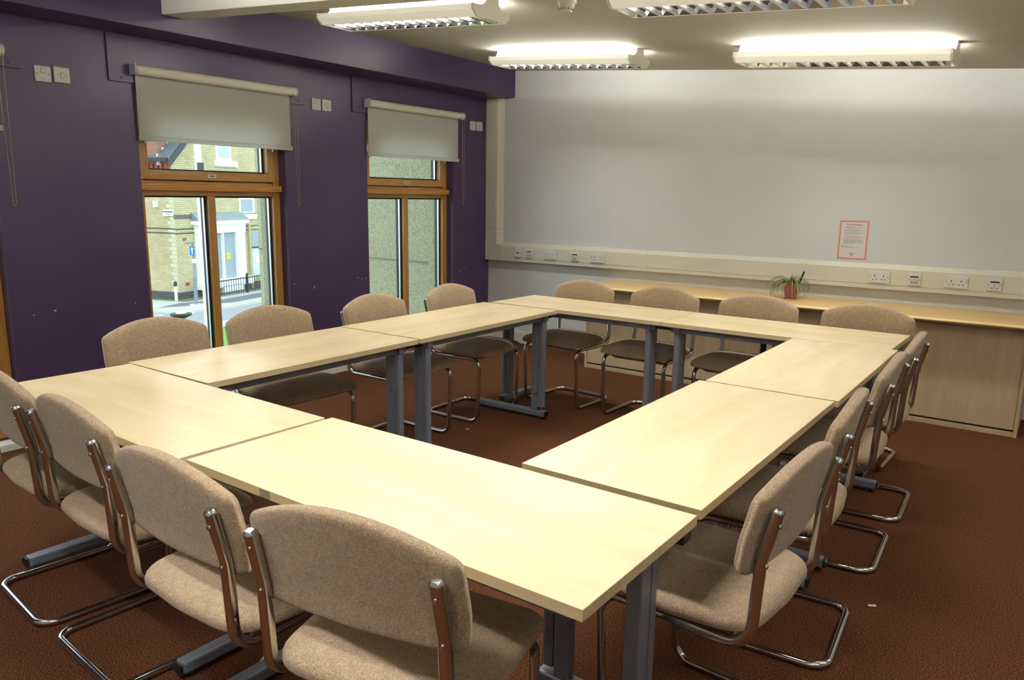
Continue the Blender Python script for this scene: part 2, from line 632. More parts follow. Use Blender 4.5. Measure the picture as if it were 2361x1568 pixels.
# ------------------------------------------------------------------ windows
def window(i, y0, y1):
    FX = -1.705
    bx = FX - 0.075
    root = empty('window_%d' % i, (FX, (y0 + y1) / 2, WBOT))
    root['kind'] = 'structure'
    W_ = lambda m, n, mat, bv=0.003: m.build(n, MT[mat], root, bv, world=True)
    # outer fixed frame
    W_(MB().box(bx, FX, y0, y0 + 0.058, WBOT, WTOP), 'jamb', 'pine_v')
    W_(MB().box(bx, FX, y1 - 0.058, y1, WBOT, WTOP), 'jamb', 'pine_v')
    W_(MB().box(bx, FX, y0 + 0.058, y1 - 0.058, WTOP - 0.06, WTOP), 'head_rail', 'pine_h')
    W_(MB().box(bx, FX, y0 + 0.058, y1 - 0.058, WBOT, WBOT + 0.07), 'bottom_rail', 'pine_h')
    W_(MB().box(bx, FX - 0.004, y0 + 0.058, y1 - 0.058, 1.437, 1.535).box(bx, bx + 0.018, y0 + 0.058, y1 - 0.058, 1.535, 1.565), 'transom', 'pine_h')
    W_(MB().box(FX - 0.004, FX + 0.034, y0 + 0.006, y1 + 0.0, 1.469, 1.516), 'transom_board', 'pine_fig', 0.006)
    ym = y0 + 0.54
    W_(MB().box(bx, FX, ym - 0.026, ym + 0.026, WBOT + 0.07, 1.437), 'mullion', 'pine_v')
    # opening top light
    s0, s1, t0, t1 = y0 + 0.034, y1 - 0.048, 1.541, WTOP - 0.045
    fx = FX + 0.012
    W_(MB().box(bx + 0.02, fx, s0, s0 + 0.058, t0, t1), 'sash_stile', 'pine_v')
    W_(MB().box(bx + 0.02, fx, s1 - 0.058, s1, t0, t1), 'sash_stile', 'pine_v')
    W_(MB().box(bx + 0.02, fx, s0 + 0.058, s1 - 0.058, t0, t0 + 0.06), 'sash_rail', 'pine_h')
    W_(MB().box(bx + 0.02, fx, s0 + 0.058, s1 - 0.058, t1 - 0.06, t1), 'sash_rail', 'pine_h')
    # glazing with gasket frames
    gl = [(y0 + 0.058, ym - 0.026, WBOT + 0.07, 1.437), (ym + 0.026, y1 - 0.058, WBOT + 0.07, 1.437), (s0 + 0.058, s1 - 0.058, t0 + 0.06, t1 - 0.06)]
    for (a, b, c, d) in gl:
        g = MB()
        e = 0.012
        gx0, gx1 = FX - 0.062, FX - 0.036
        g.box(gx0, gx1, a, a + e, c, d).box(gx0, gx1, b - e, b, c, d).box(gx0, gx1, a + e, b - e, c, c + e).box(gx0, gx1, a + e, b - e, d - e, d)
        W_(g, 'gasket', 'black', 0)
        s = MB()
        sx0, sx1 = FX - 0.0575, FX - 0.0565
        W_(MB().box(FX - 0.052, FX - 0.046, a + e, b - e, c + e, d - e), 'pane', 'glass', 0)
        al = MB()
        e2 = 0.017
        al.box(gx0 + 0.004, gx1 - 0.004, a + e, a + e2, c + e, d - e).box(gx0 + 0.004, gx1 - 0.004, b - e2, b - e, c + e, d - e)
        W_(al, 'spacer_bar', 'alu', 0)
        oc = MB()
        oc.box(gx0 - 0.04, gx0, a - 0.008, a + 0.005, c, d).box(gx0 - 0.04, gx0, b - 0.005, b + 0.02, c, d)
        W_(oc, 'outer_cladding', 'alu_dark', 0)
    # maker's plate and latch on the sash rail
    pl = W_(MB().box(fx, fx + 0.003, ym - 0.028, ym + 0.034, t0 + 0.02, t0 + 0.043), 'rail_plate', 'alu', 0.001)
    W_(MB().box(fx + 0.003, fx + 0.0035, ym - 0.02, ym + 0.026, t0 + 0.026, t0 + 0.037), 'plate_print', 'plate_line', 0)
    W_(MB().box(FX - 0.004, FX + 0.006, ym - 0.018, ym + 0.022, 1.533, 1.5405), 'latch_keep', 'black', 0)
    for yy in (s0 + 0.03, s1 - 0.028):
        h = MB()
        h.box(fx, fx + 0.008, yy - 0.009, yy + 0.009, 1.82, 1.90)
        h.tube(fillet([(fx + 0.004, yy, 1.885), (fx + 0.032, yy, 1.885), (fx + 0.036, yy - 0.004, 1.765)], [0.012], 5), 0.0065, 8)
        W_(h, 'window_handle', 'alu', 0)
    # white sill in front
    W_(MB().box(FX, XL + 0.03, y0, y1, 0.0, WBOT - 0.002).box(XL, XL + 0.10, y0 - 0.0, y1 + 0.0, 0.0, 0.042), 'sill_step', 'gloss_white', 0.004)
    return root


for i, (a, b) in enumerate(WINS):
    window(i + 1, a, b)

# outside wing of the same building, seen through the last window
struct(MB().box(-4.77, FACADE, 4.56, 5.4, -3.05, 4.2).build('wall_wing', MT['pebble']))
struct(MB().box(-4.77, FACADE, 4.548, 4.56, 0.80, 0.81).build('trim_6', MT['plate_line']))

# ------------------------------------------------------------------ roller blinds
BL = ['roller blind at the partly hidden window beside the leftmost pier', 'wide roller blind half lowered over the window facing the brick house',
      'roller blind half lowered over the window nearest the white wall']
for i, (a, b) in enumerate(WINS):
    y0, y1 = a - 0.03, b + 0.075
    bxx = XL + 0.055
    t = empty('roller_blind', (bxx, (y0 + y1) / 2, 1.8), 0, BL[i], 'blind', 'roller blinds on the purple wall')
    P = lambda m, n, mat, bv=0.0: m.build(n, MT[mat], t, bv, world=True)
    zr = 2.198
    P(MB().lathe([(0.030, y0 + 0.02), (0.030, y1 - 0.012)], (bxx, 0, zr), 20, 1), 'roll', 'blind_roll')
    P(MB().lathe([(0.020, y1 - 0.012), (0.034, y1 - 0.012), (0.034, y1), (0.028, y1 + 0.004)], (bxx, 0, zr), 20, 1), 'end_cap', 'plate')
    P(MB().lathe([(0.020, y0 + 0.006), (0.032, y0 + 0.006), (0.032, y0 + 0.02)], (bxx, 0, zr), 20, 1), 'end_cap', 'plate')
    P(MB().box(XL, bxx + 0.03, y0, y0 + 0.006, zr - 0.033, zr + 0.033), 'bracket', 'grey_plastic', 0.002)
    P(MB().box(XL, bxx + 0.01, y1 - 0.006, y1, zr - 0.02, zr + 0.02), 'bracket', 'grey_plastic', 0.002)
    f0, f1 = y0 + 0.026, y1 - 0.036
    P(MB().box(bxx - 0.030, bxx - 0.0285, f0, f1, 1.80, zr), 'fabric', 'blind')
    P(MB().prism([(bxx - 0.036, 1.778), (bxx - 0.022, 1.778), (bxx - 0.024, 1.808), (bxx - 0.034, 1.808)], 1, f0 - 0.004, f1 + 0.012), 'bottom_bar', 'blind', 0.002)
    # bead chain loop
    yc = y1 - 0.03
    loop = [(bxx + 0.028, yc - 0.013, zr)] + [(bxx + 0.028, yc - 0.013 + 0.001 * k, zr - k * 0.09) for k in range(1, 10)]
    loop += [(bxx + 0.028, yc + 0.004, 1.37), (bxx + 0.028, yc + 0.013, 1.385)]
    loop += [(bxx + 0.028, yc + 0.013 + 0.0008 * (9 - k), zr - k * 0.09) for k in range(9, -1, -1)]
    P(MB().tube(loop, 0.0019, 5), 'bead_chain', 'chain')

# ------------------------------------------------------------------ wall switches and sockets
def plate_switch(y, z, fused, label):
    t = empty('wall_switch', (XL, y, z), 0, label, 'switch', 'switch plates on the purple wall')
    d = 0.012
    MB().box(0, d, -0.043, 0.043, -0.043, 0.043).build('plate', MT['plate'], t, 0.004)
    for s in (-1, 1):
        yy = s * (0.030 if fused else 0.023)
        MB().lathe([(0.0035, d - 0.001), (0.0035, d + 0.0006)], (0, yy, 0), 10, 0).build('screw', MT['plate_line'], t)
    if fused:
        r = MB().box(d - 0.001, d + 0.003, -0.009, 0.011, 0.004, 0.034).build('rocker', MT['plate'], t, 0.002)
        MB().box(d - 0.0005, d + 0.0008, -0.011, 0.013, 0.002, 0.036).build('rocker_gap', MT['plate_line'], t)
        MB().box(d - 0.001, d + 0.0012, -0.014, 0.016, -0.034, -0.014).build('fuse_carrier', MT['plate'], t, 0.001)
        MB().lathe([(0.003, d), (0.003, d + 0.002)], (0, 0.001, -0.028), 8, 0).build('screw', MT['plate_line'], t)
    else:
        MB().box(d - 0.0005, d + 0.0008, -0.010, 0.012, -0.018, 0.018).build('rocker_gap', MT['plate_line'], t)
        MB().box(d - 0.001, d + 0.004, -0.008, 0.010, -0.016, 0.016).build('rocker', MT['plate'], t, 0.002)


plate_switch(0.966, 2.108, True, 'white fused spur plate beside the left of the wide blind, the one with a fuse')
plate_switch(1.068, 2.114, False, 'white rocker switch plate left of the wide blind, beside the fused spur')
plate_switch(2.908, 2.139, True, 'white fused spur plate on the pier between the two roller blinds')
plate_switch(3.008, 2.139, False, 'white rocker switch plate on the pier between the two blinds')
plate_switch(4.806, 2.131, True, 'white fused spur plate between last blind and the room corner')
plate_switch(4.909, 2.133, False, 'white rocker switch plate closest to the white trunking in the corner')

# dado trunking along the back wall
YT = YB - 0.0015
TZ0, TZ1, TD = 0.83, 1.013, 0.052
tr = empty('cable_trunking', (-0.2, YT, TZ0), 0, 'cream plastic cable trunking running along the white wall and up the corner', 'trunking')


def prof(z0, z1):
    return [(YT, z0), (YT - TD, z0), (YT - TD, z1 - 0.034), (YT - TD + 0.022, z1), (YT, z1)]


for a, b, n in ((-1.43, 0.176, 'trunk_length'), (0.18, XR, 'trunk_length')):
    MB().prism(prof(TZ0, TZ1), 0, a, b).build(n, MT['cream'], tr, 0.0015, world=True)
    MB().box(a + 0.003, b - 0.003, YT - TD - 0.003, YT - TD, TZ0 + 0.034, TZ1 - 0.047).build('trunk_lid', MT['cream'], tr, 0.001, world=True)
VX0, VX1 = XL + 0.0015, -1.418


def vprof(x0, x1):
    return [(x0, YT), (x0, YT - TD), (x1 - 0.05, YT - TD), (x1 - 0.018, YT - TD + 0.022), (x1, YT)]


MB().prism(vprof(VX0, VX1 - 0.012), 2, 1.145, 2.40).build('trunk_length', MT['cream'], tr, 0.0015, world=True)
MB().box(VX0 + 0.035, VX1 - 0.075, YT - TD - 0.003, YT - TD, 1.15, 2.395).build('trunk_lid', MT['cream'], tr, 0.001, world=True)
cn = MB()
cn.prism(vprof(VX0, VX1 - 0.012), 2, TZ1 - 0.02, 1.142)
cn.box(VX0, -1.436, YT - TD - 0.002, YT, TZ0 - 0.002, TZ1 - 0.02)
cn.build('trunk_corner', MT['cream'], tr, 0.0015, world=True)
MB().prism([(YT, TZ0 - 0.003), (YT - TD - 0.004, TZ0 - 0.003), (YT - TD - 0.004, TZ1 - 0.033), (YT - TD + 0.02, TZ1 + 0.003), (YT, TZ1 + 0.003)], 0, -1.437, -1.41).build('joint_cover', MT['cream'], tr, 0.001, world=True)
MB().prism([(YT, TZ0 - 0.003), (YT - TD - 0.004, TZ0 - 0.003), (YT - TD - 0.004, TZ1 - 0.033), (YT - TD + 0.02, TZ1 + 0.003), (YT, TZ1 + 0.003)], 0, 0.168, 0.188).build('joint_cover', MT['cream'], tr, 0.001, world=True)
YS = YT - TD - 0.0035


def data_plate(px, ports, label):
    p = at(px, 1, YS)
    t = empty('network_outlet', (p.x, YS, 0.918), 0, label, 'outlet', 'outlet plates along the trunking')
    d = 0.011
    MB().box(-0.043, 0.043, -d, 0, -0.043, 0.043).build('plate', MT['plate'], t, 0.004)
    if ports == 1:
        MB().box(-0.011, 0.011, -d - 0.001, -d + 0.002, -0.007, 0.006).build('port', MT['dark'], t)
    else:
        MB().box(-0.027, 0.027, -d - 0.001, -d + 0.001, 0.014, 0.023).build('label_window', MT['dark'], t)
        for s in (-1, 1):
            MB().prism([(-d, 0.012), (-d - 0.010, 0.008), (-d - 0.004, -0.02), (-d, -0.02)], 0, s * 0.0145 - 0.013, s * 0.0145 + 0.013).build('port_shutter', MT['plate'], t, 0.001)
            MB().box(s * 0.0145 - 0.008, s * 0.0145 + 0.008, -d - 0.003, -d, -0.026, -0.0205).build('port', MT['plate_line'], t)
    for s in (-1, 1):
        MB().lathe([(0.0035, -d - 0.0006), (0.0035, -d + 0.001)], (s * 0.034, 0, 0.0), 10, 1).build('screw', MT['plate_line'], t)


def power_socket(px, label):
    p = at(px, 1, YS)
    t = empty('power_socket', (p.x, YS, 0.918), 0, label, 'socket', 'double power sockets along the trunking')
    d = 0.011
    MB().box(-0.073, 0.073, -d, 0, -0.043, 0.043).build('plate', MT['plate'], t, 0.004)
    for s in (-1, 1):
        cx = s * 0.030
        MB().box(cx - 0.003, cx + 0.003, -d - 0.0008, -d + 0.001, 0.002, 0.013).build('pin_hole', MT['dark'], t)
        for q in (-1, 1):
            MB().box(cx + q * 0.0115 - 0.004, cx + q * 0.0115 + 0.004, -d - 0.0008, -d + 0.001, -0.02, -0.0145).build('pin_hole', MT['dark'], t)
        rx = s * 0.061
        MB().prism([(-d, 0.03), (-d - 0.007, 0.028), (-d - 0.002, 0.006), (-d, 0.006)], 0, rx - 0.0055, rx + 0.0055).build('rocker', MT['plate'], t, 0.001)
        MB().lathe([(0.0035, -d - 0.0006), (0.0035, -d + 0.001)], (rx, 0, 0.0), 10, 1).build('screw', MT['plate_line'], t)


data_plate((1195.5, 582), 1, 'small single-port outlet plate at the corner end of the trunking')
data_plate((1221.5, 584), 2, 'twin-port outlet plate right beside the single-port plate')
power_socket((1269.5, 587), 'double power socket on the trunking between two twin-port outlet plates')
data_plate((1326.5, 590.5), 2, 'twin-port outlet plate midway between two double sockets near the room corner')
power_socket((1378.5, 594), 'double power socket just left of the trunking joint')
power_socket((2027.5, 638), 'double power socket on the trunking right below the fire notice')
data_plate((2108.5, 642), 2, 'twin-port outlet plate between the double sockets beside the fire notice')
power_socket((2205, 651.5), 'double power socket between two twin-port plates above the cabinet end')
data_plate((2294, 655.5), 2, 'twin-port outlet plate furthest along the trunking from the room corner')

# fire notice
po = empty('fire_notice', (1.861, YB, 1.176), 0, 'laminated fire procedure notice with orange border on the white wall', 'notice')
MB().box(-0.110, 0.110, -0.0012, 0, -0.153, 0.153).build('laminate', MT['laminate_film'], po)
MB().box(-0.098, 0.098, -0.0018, -0.0012, -0.140, 0.140).build('sheet', MT['paper'], po)
fr = MB()
o_, i_ = (0.099, 0.141), (0.092, 0.134)
fr.box(-o_[0], o_[0], -0.0026, -0.0018, i_[1], o_[1]).box(-o_[0], o_[0], -0.0026, -0.0018, -o_[1], -i_[1])
fr.box(-o_[0], -i_[0], -0.0026, -0.0018, -i_[1], i_[1]).box(i_[0], o_[0], -0.0026, -0.0018, -i_[1], i_[1])
fr.build('border', MT['orange'], po)
RX = Matrix.Rotation(math.pi / 2, 4, 'X')
text_mesh('Fire Procedure', 0.019, MT['red_ink'], 'heading', po, Matrix.Translation((0, -0.0024, 0.115)) @ RX, bold=0.0004)
tb = MB()
rows = [(0.096, -0.064, 0.075), (0.091, -0.064, -0.008), (0.084, -0.064, 0.055), (0.071, -0.066, 0.078), (0.066, -0.066, 0.035), (0.053, -0.066, 0.08), (0.048, -0.066, 0.062),
        (0.034, -0.066, 0.048), (0.021, -0.066, 0.072), (0.016, -0.066, 0.046), (0.003, -0.066, 0.066), (-0.003, -0.066, 0.074), (-0.009, -0.066, 0.074), (-0.015, -0.066, 0.072),
        (-0.021, -0.066, 0.072), (-0.027, -0.066, 0.006), (-0.044, -0.084, -0.03), (-0.051, -0.084, 0.012), (-0.057, -0.084, 0.056)]
for z, a, b in rows:
    x = a
    while x < b - 0.004:
        w = random.uniform(0.006, 0.016)
        tb.box(x, min(x + w, b), -0.0022, -0.0018, z, z + 0.0024)
        x += w + 0.002
for z in (0.071, 0.053, 0.034, 0.021, 0.003):
    tb.box(-0.077, -0.0745, -0.0022, -0.0018, z, z + 0.0024)
tb.build('body_text', MT['ink'], po)
em = MB()
for k, (z, w) in enumerate(((-0.098, 0.025), (-0.104, 0.017), (-0.109, 0.012), (-0.114, 0.009), (-0.119, 0.005))):
    em.box(-w, w, -0.0022, -0.0018, z, z + 0.0034)
em.build('emblem', MT['ink'], po)

# ------------------------------------------------------------------ ceiling lights
TILT = math.atan(-SLOPE)


def light(x, y, label, power=1.0):
    t = empty('ceiling_light', (x, y, zc(x)), 0, label, 'ceiling light', 'suspended fluorescent ceiling lights')
    t.rotation_euler = (0, TILT, 0)
    Lh = 0.61
    # spine fixed to the ceiling with concave reflector flanks
    spine = [(-0.05, 0.0), (-0.052, -0.03), (-0.075, -0.052), (-0.105, -0.064), (-0.135, -0.069), (-0.135, -0.074), (-0.09, -0.074),
             (0.09, -0.074), (0.135, -0.074), (0.135, -0.069), (0.105, -0.064), (0.075, -0.052), (0.052, -0.03), (0.05, 0.0)]
    MB().prism(spine, 0, -Lh, Lh).build('spine', MT['lamp_metal'], t)
    for s in (-1, 1):
        pan = [(s * 0.155, -0.058), (s * 0.157, -0.058), (s * 0.150, -0.086), (s * 0.118, -0.112), (s * 0.105, -0.116), (s * 0.105, -0.113), (s * 0.116, -0.109), (s * 0.147, -0.084)]
        MB().prism(pan, 0, -Lh, Lh).build('side_panel', MT['perf'], t)
        MB().prism([(s * 0.135, -0.074), (s * 0.155, -0.062), (s * 0.155, -0.058), (s * 0.135, -0.070)], 0, -Lh, Lh).build('panel_return', MT['lamp_metal'], t)
        MB().tube([(-Lh + 0.03, s * 0.088, -0.044), (Lh - 0.03, s * 0.088, -0.044)], 0.008, 10).build('tube', MT['tube'], t)
        cap = [(-0.052, 0.0), (-0.056, -0.03), (-0.08, -0.05), (-0.11, -0.056), (-0.16, -0.056), (-0.158, -0.086), (-0.12, -0.116), (0.12, -0.116), (0.158, -0.086), (0.16, -0.056), (0.11, -0.056), (0.08, -0.05), (0.056, -0.03), (0.052, 0.0)]
        MB().prism(cap, 0, s * Lh, s * (Lh + 0.014)).build('end_cap', MT['lamp_metal'], t, 0.002)
        MB().prism([(s * 0.105, -0.076), (s * 0.105, -0.115), (s * 0.1, -0.115), (s * 0.085, -0.076)], 0, -Lh + 0.02, Lh - 0.02).build('louvre_side', MT['mirror'], t)
    me = None
    for k in range(14):
        xx = -Lh + 0.06 + k * (2 * Lh - 0.12) / 13
        if me is None:
            b = MB().prism([(-0.010, -0.114), (0.010, -0.114), (0.002, -0.094), (0.0015, -0.078), (-0.0015, -0.078), (-0.002, -0.094)], 1, -0.1, 0.1)
            o = b.build('louvre_blade', MT['mirror'], t)
            me = o.data
        else:
            o = link('louvre_blade', me, t)
        o.location = (xx, 0, 0)
    la = bpy.data.lights.new('lamp_downlight', 'AREA')
    la.shape = 'RECTANGLE'
    la.size, la.size_y = 1.12, 0.08
    la.energy = LAMP_DOWN * power
    la.color = (1.0, 0.985, 0.93)
    la.spread = math.radians(125)
    lo = bpy.data.objects.new('lamp_downlight', la)
    COL.objects.link(lo)
    lo.parent = t
    lo.location = (0, 0, -0.0765)
    return t


for (x, y, lb_) in ((-0.075, 2.33, 'lit fluorescent fitting close by the white beam, on the purple bulkhead side'),
                    (1.955, 2.33, 'lit fluorescent fitting on the far side of the smoke detector from the purple bulkhead'),
                    (-0.06, 4.02, 'lit fluorescent fitting in the white-wall row on the purple bulkhead side'),
                    (1.925, 4.02, 'lit fluorescent fitting in the white-wall row above the fire notice'),
                    (-0.075, 0.61, 'lit fluorescent fitting over the window side of the row before the beam'),
                    (1.955, 0.61, 'lit fluorescent fitting in the middle of the row before the beam'),
                    (-0.075, -1.10, 'lit fluorescent fitting by the front wall on the window side'),
                    (1.955, -1.10, 'lit fluorescent fitting by the front wall, middle of its row'),
                    (3.98, 4.02, 'added unseen fluorescent fitting in the white-wall row, at the end away from the windows'),  # right-hand column out of view, added to light the chair backs
                    (3.98, 2.33, 'added unseen fluorescent fitting near the right wall, in the row just past the beam'),
                    (3.98, 0.61, 'added unseen fluorescent fitting near the right wall, in the row before the beam'),
                    (3.98, -1.10, 'added unseen fluorescent fitting in the corner of the front and right walls')):
    light(x, y, lb_, 0.55 if x > 3 else ((1.6 if x > 1 else 0.85) if y < 1 else 1.0))  # unseen middle front pair boosted to brighten the front table

sd = empty('smoke_detector', (0.905, 2.50, zc(0.905)), 0, 'round white smoke detector on the ceiling between two lights', 'smoke detector')
sd.rotation_euler = (0, TILT, 0)
MB().lathe([(0.052, 0.0), (0.052, -0.012), (0.048, -0.016)], n=24).build('base', MT['plate'], sd)
MB().lathe([(0.043, -0.016), (0.043, -0.03), (0.036, -0.040), (0.034, -0.052), (0.026, -0.056)], n=24).build('sensor_head', MT['plate'], sd)
for k in range(10):
    a = k * math.pi / 5
    MB().box(0.0345, 0.0375, -0.004, 0.004, -0.05, -0.041).build('vent_slot', MT['plate_line'], sd).rotation_euler = (0, 0, a)

# ------------------------------------------------------------------ cabinets on the back wall
CY0, CYB, CT = 4.545, YB - 0.002, 0.702


def cabinet(x0, x1, doors, label):
    t = empty('sideboard_cabinet', ((x0 + x1) / 2, (CY0 + CYB) / 2, 0), 0, label, 'cabinet', 'beech cabinets under the long worktop')
    P = lambda m, n, mat, bv=0.0015: m.build(n, MT[mat], t, bv, world=True)
    P(MB().box(x0, x0 + 0.02, CY0, CYB, 0, CT), 'side_panel', 'cab_panel')
    P(MB().box(x1 - 0.02, x1, CY0, CYB, 0, CT), 'side_panel', 'cab_panel')
    P(MB().box(x0 + 0.02, x1 - 0.02, CYB - 0.01, CYB, 0.0, CT), 'back_panel', 'cab_panel')
    P(MB().box(x0 + 0.02, x1 - 0.02, CY0 + 0.004, CYB - 0.01, 0.0, 0.034), 'bottom_panel', 'cab_panel')
    P(MB().box(x0 + 0.02, x1 - 0.02, CY0 + 0.004, CYB - 0.01, CT - 0.02, CT), 'top_panel', 'cab_panel')
    P(MB().box(x0 + 0.02, x1 - 0.02, CY0 + 0.07, CYB - 0.01, 0.40, 0.418), 'shelf', 'cab_panel')
    P(MB().box(x0 + 0.02, x1 - 0.02, CY0 + 0.008, CY0 + 0.06, 0.034, 0.044), 'door_track', 'black', 0)
    for a, b, layer in doors:
        yy = CY0 + 0.008 + layer * 0.024
        P(MB().box(a, b, yy, yy + 0.018, 0.046, CT - 0.022), 'sliding_door', 'cab_panel')
    return t


cabinet(-0.13, 1.462, ((-0.108, 0.70, 0), (0.66, 1.385, 1)), 'beech sliding-door cabinet with its left end clear of the trunking corner')
cabinet(1.464, 3.055, ((2.28, 3.033, 0), (1.60, 2.33, 1)), 'beech cabinet with its sliding door a little open, under the fire notice')
wt = empty('worktop', (1.46, 4.75, CT), 0, 'long beech worktop lying across the cabinets under the trunking', 'worktop')
MB().box(-0.15, 3.30, 4.465, YB - 0.004, CT, CT + 0.028).build('board', MT['cab_top'], wt, 0.002, world=True)
ed = MB()
prof_e = [(4.466 - 0.014 * math.sin(math.pi * k / 8) - 0.006, CT + 0.001 + 0.026 * k / 8) for k in range(9)]
ed.prism([(4.466, CT + 0.001)] + prof_e + [(4.466, CT + 0.027)], 0, -0.15, 3.30)
ed.build('front_edge', MT['cab_edge'], wt, world=True)

# spider plant
pp = at((1820, 688), 2, CT + 0.028)
pt = empty('potted_plant', (1.512, 4.80, CT + 0.028), 0.35, 'straggly spider plant in a terracotta pot on the beech worktop', 'plant')
def sq(h, w):
    return [(-w, -w, h), (w, -w, h), (w, w, h), (-w, w, h)]
pot = MB()
vs = sq(0.0, 0.038) + sq(0.125, 0.055) + sq(0.125, 0.050) + sq(0.105, 0.049)
fs = [(3, 2, 1, 0)]
for l_ in range(3):
    for k in range(4):
        fs.append((l_ * 4 + k, l_ * 4 + (k + 1) % 4, l_ * 4 + 4 + (k + 1) % 4, l_ * 4 + 4 + k))
pot.add(vs, fs)
pot.build('pot', MT['terracotta'], pt, 0.003)
MB().box(-0.048, 0.048, -0.048, 0.048, 0.09, 0.107).build('soil', MT['soil'], pt)
MB().box(-0.046, -0.030, -0.043, -0.036, -0.0, 0.004).build('pot_foot', MT['dark'], pt)
stk = MB().box(-0.007, 0.007, -0.0012, 0.0012, 0.0, 0.14).build('plant_label', MT['black'], pt)
stk.location = (0.042, 0.0, 0.075)
stk.rotation_euler = (0, 0.32, 0)
for k in range(48):
    a = random.uniform(0, 2 * math.pi)
    if k < 15:
        a = math.pi + random.uniform(-0.7, 0.7)
    elif k < 24:
        a = -math.pi / 2 + random.uniform(-0.6, 0.6)
    Ln = random.uniform(0.14, 0.30)
    rise = random.uniform(0.5, 1.35)
    w = random.uniform(0.004, 0.0068)
    pts = []
    r_, z_, ang = 0.008, 0.105, rise
    nseg = 9
    for s_ in range(nseg + 1):
        pts.append((r_, z_))
        r_ += Ln / nseg * math.cos(ang)
        z_ += Ln / nseg * math.sin(ang)
        ang -= random.uniform(0.24, 0.40)
        if z_ < 0.010:
            z_ = 0.010
            ang = max(ang, 0.0)
    vv, ff = [], []
    for s_, (r1, z1) in enumerate(pts):
        ww = w * (1 - (s_ / nseg) ** 2 * 0.9)
        for q, dz in ((-1, 0.0012), (0, -0.0012), (1, 0.0012)):
            vv.append((r1 * math.cos(a) - q * ww * math.sin(a), r1 * math.sin(a) + q * ww * math.cos(a), z1 + dz))
    for s_ in range(nseg):
        for q in range(2):
            ff.append((s_ * 3 + q, s_ * 3 + q + 1, s_ * 3 + 4 + q, s_ * 3 + 3 + q))
    MB().add(vv, ff, True).build('leaf', MT['leaf'] if random.random() < 0.72 else MT['leaf_dry'], pt)

# ------------------------------------------------------------------ tables
TH = 0.729


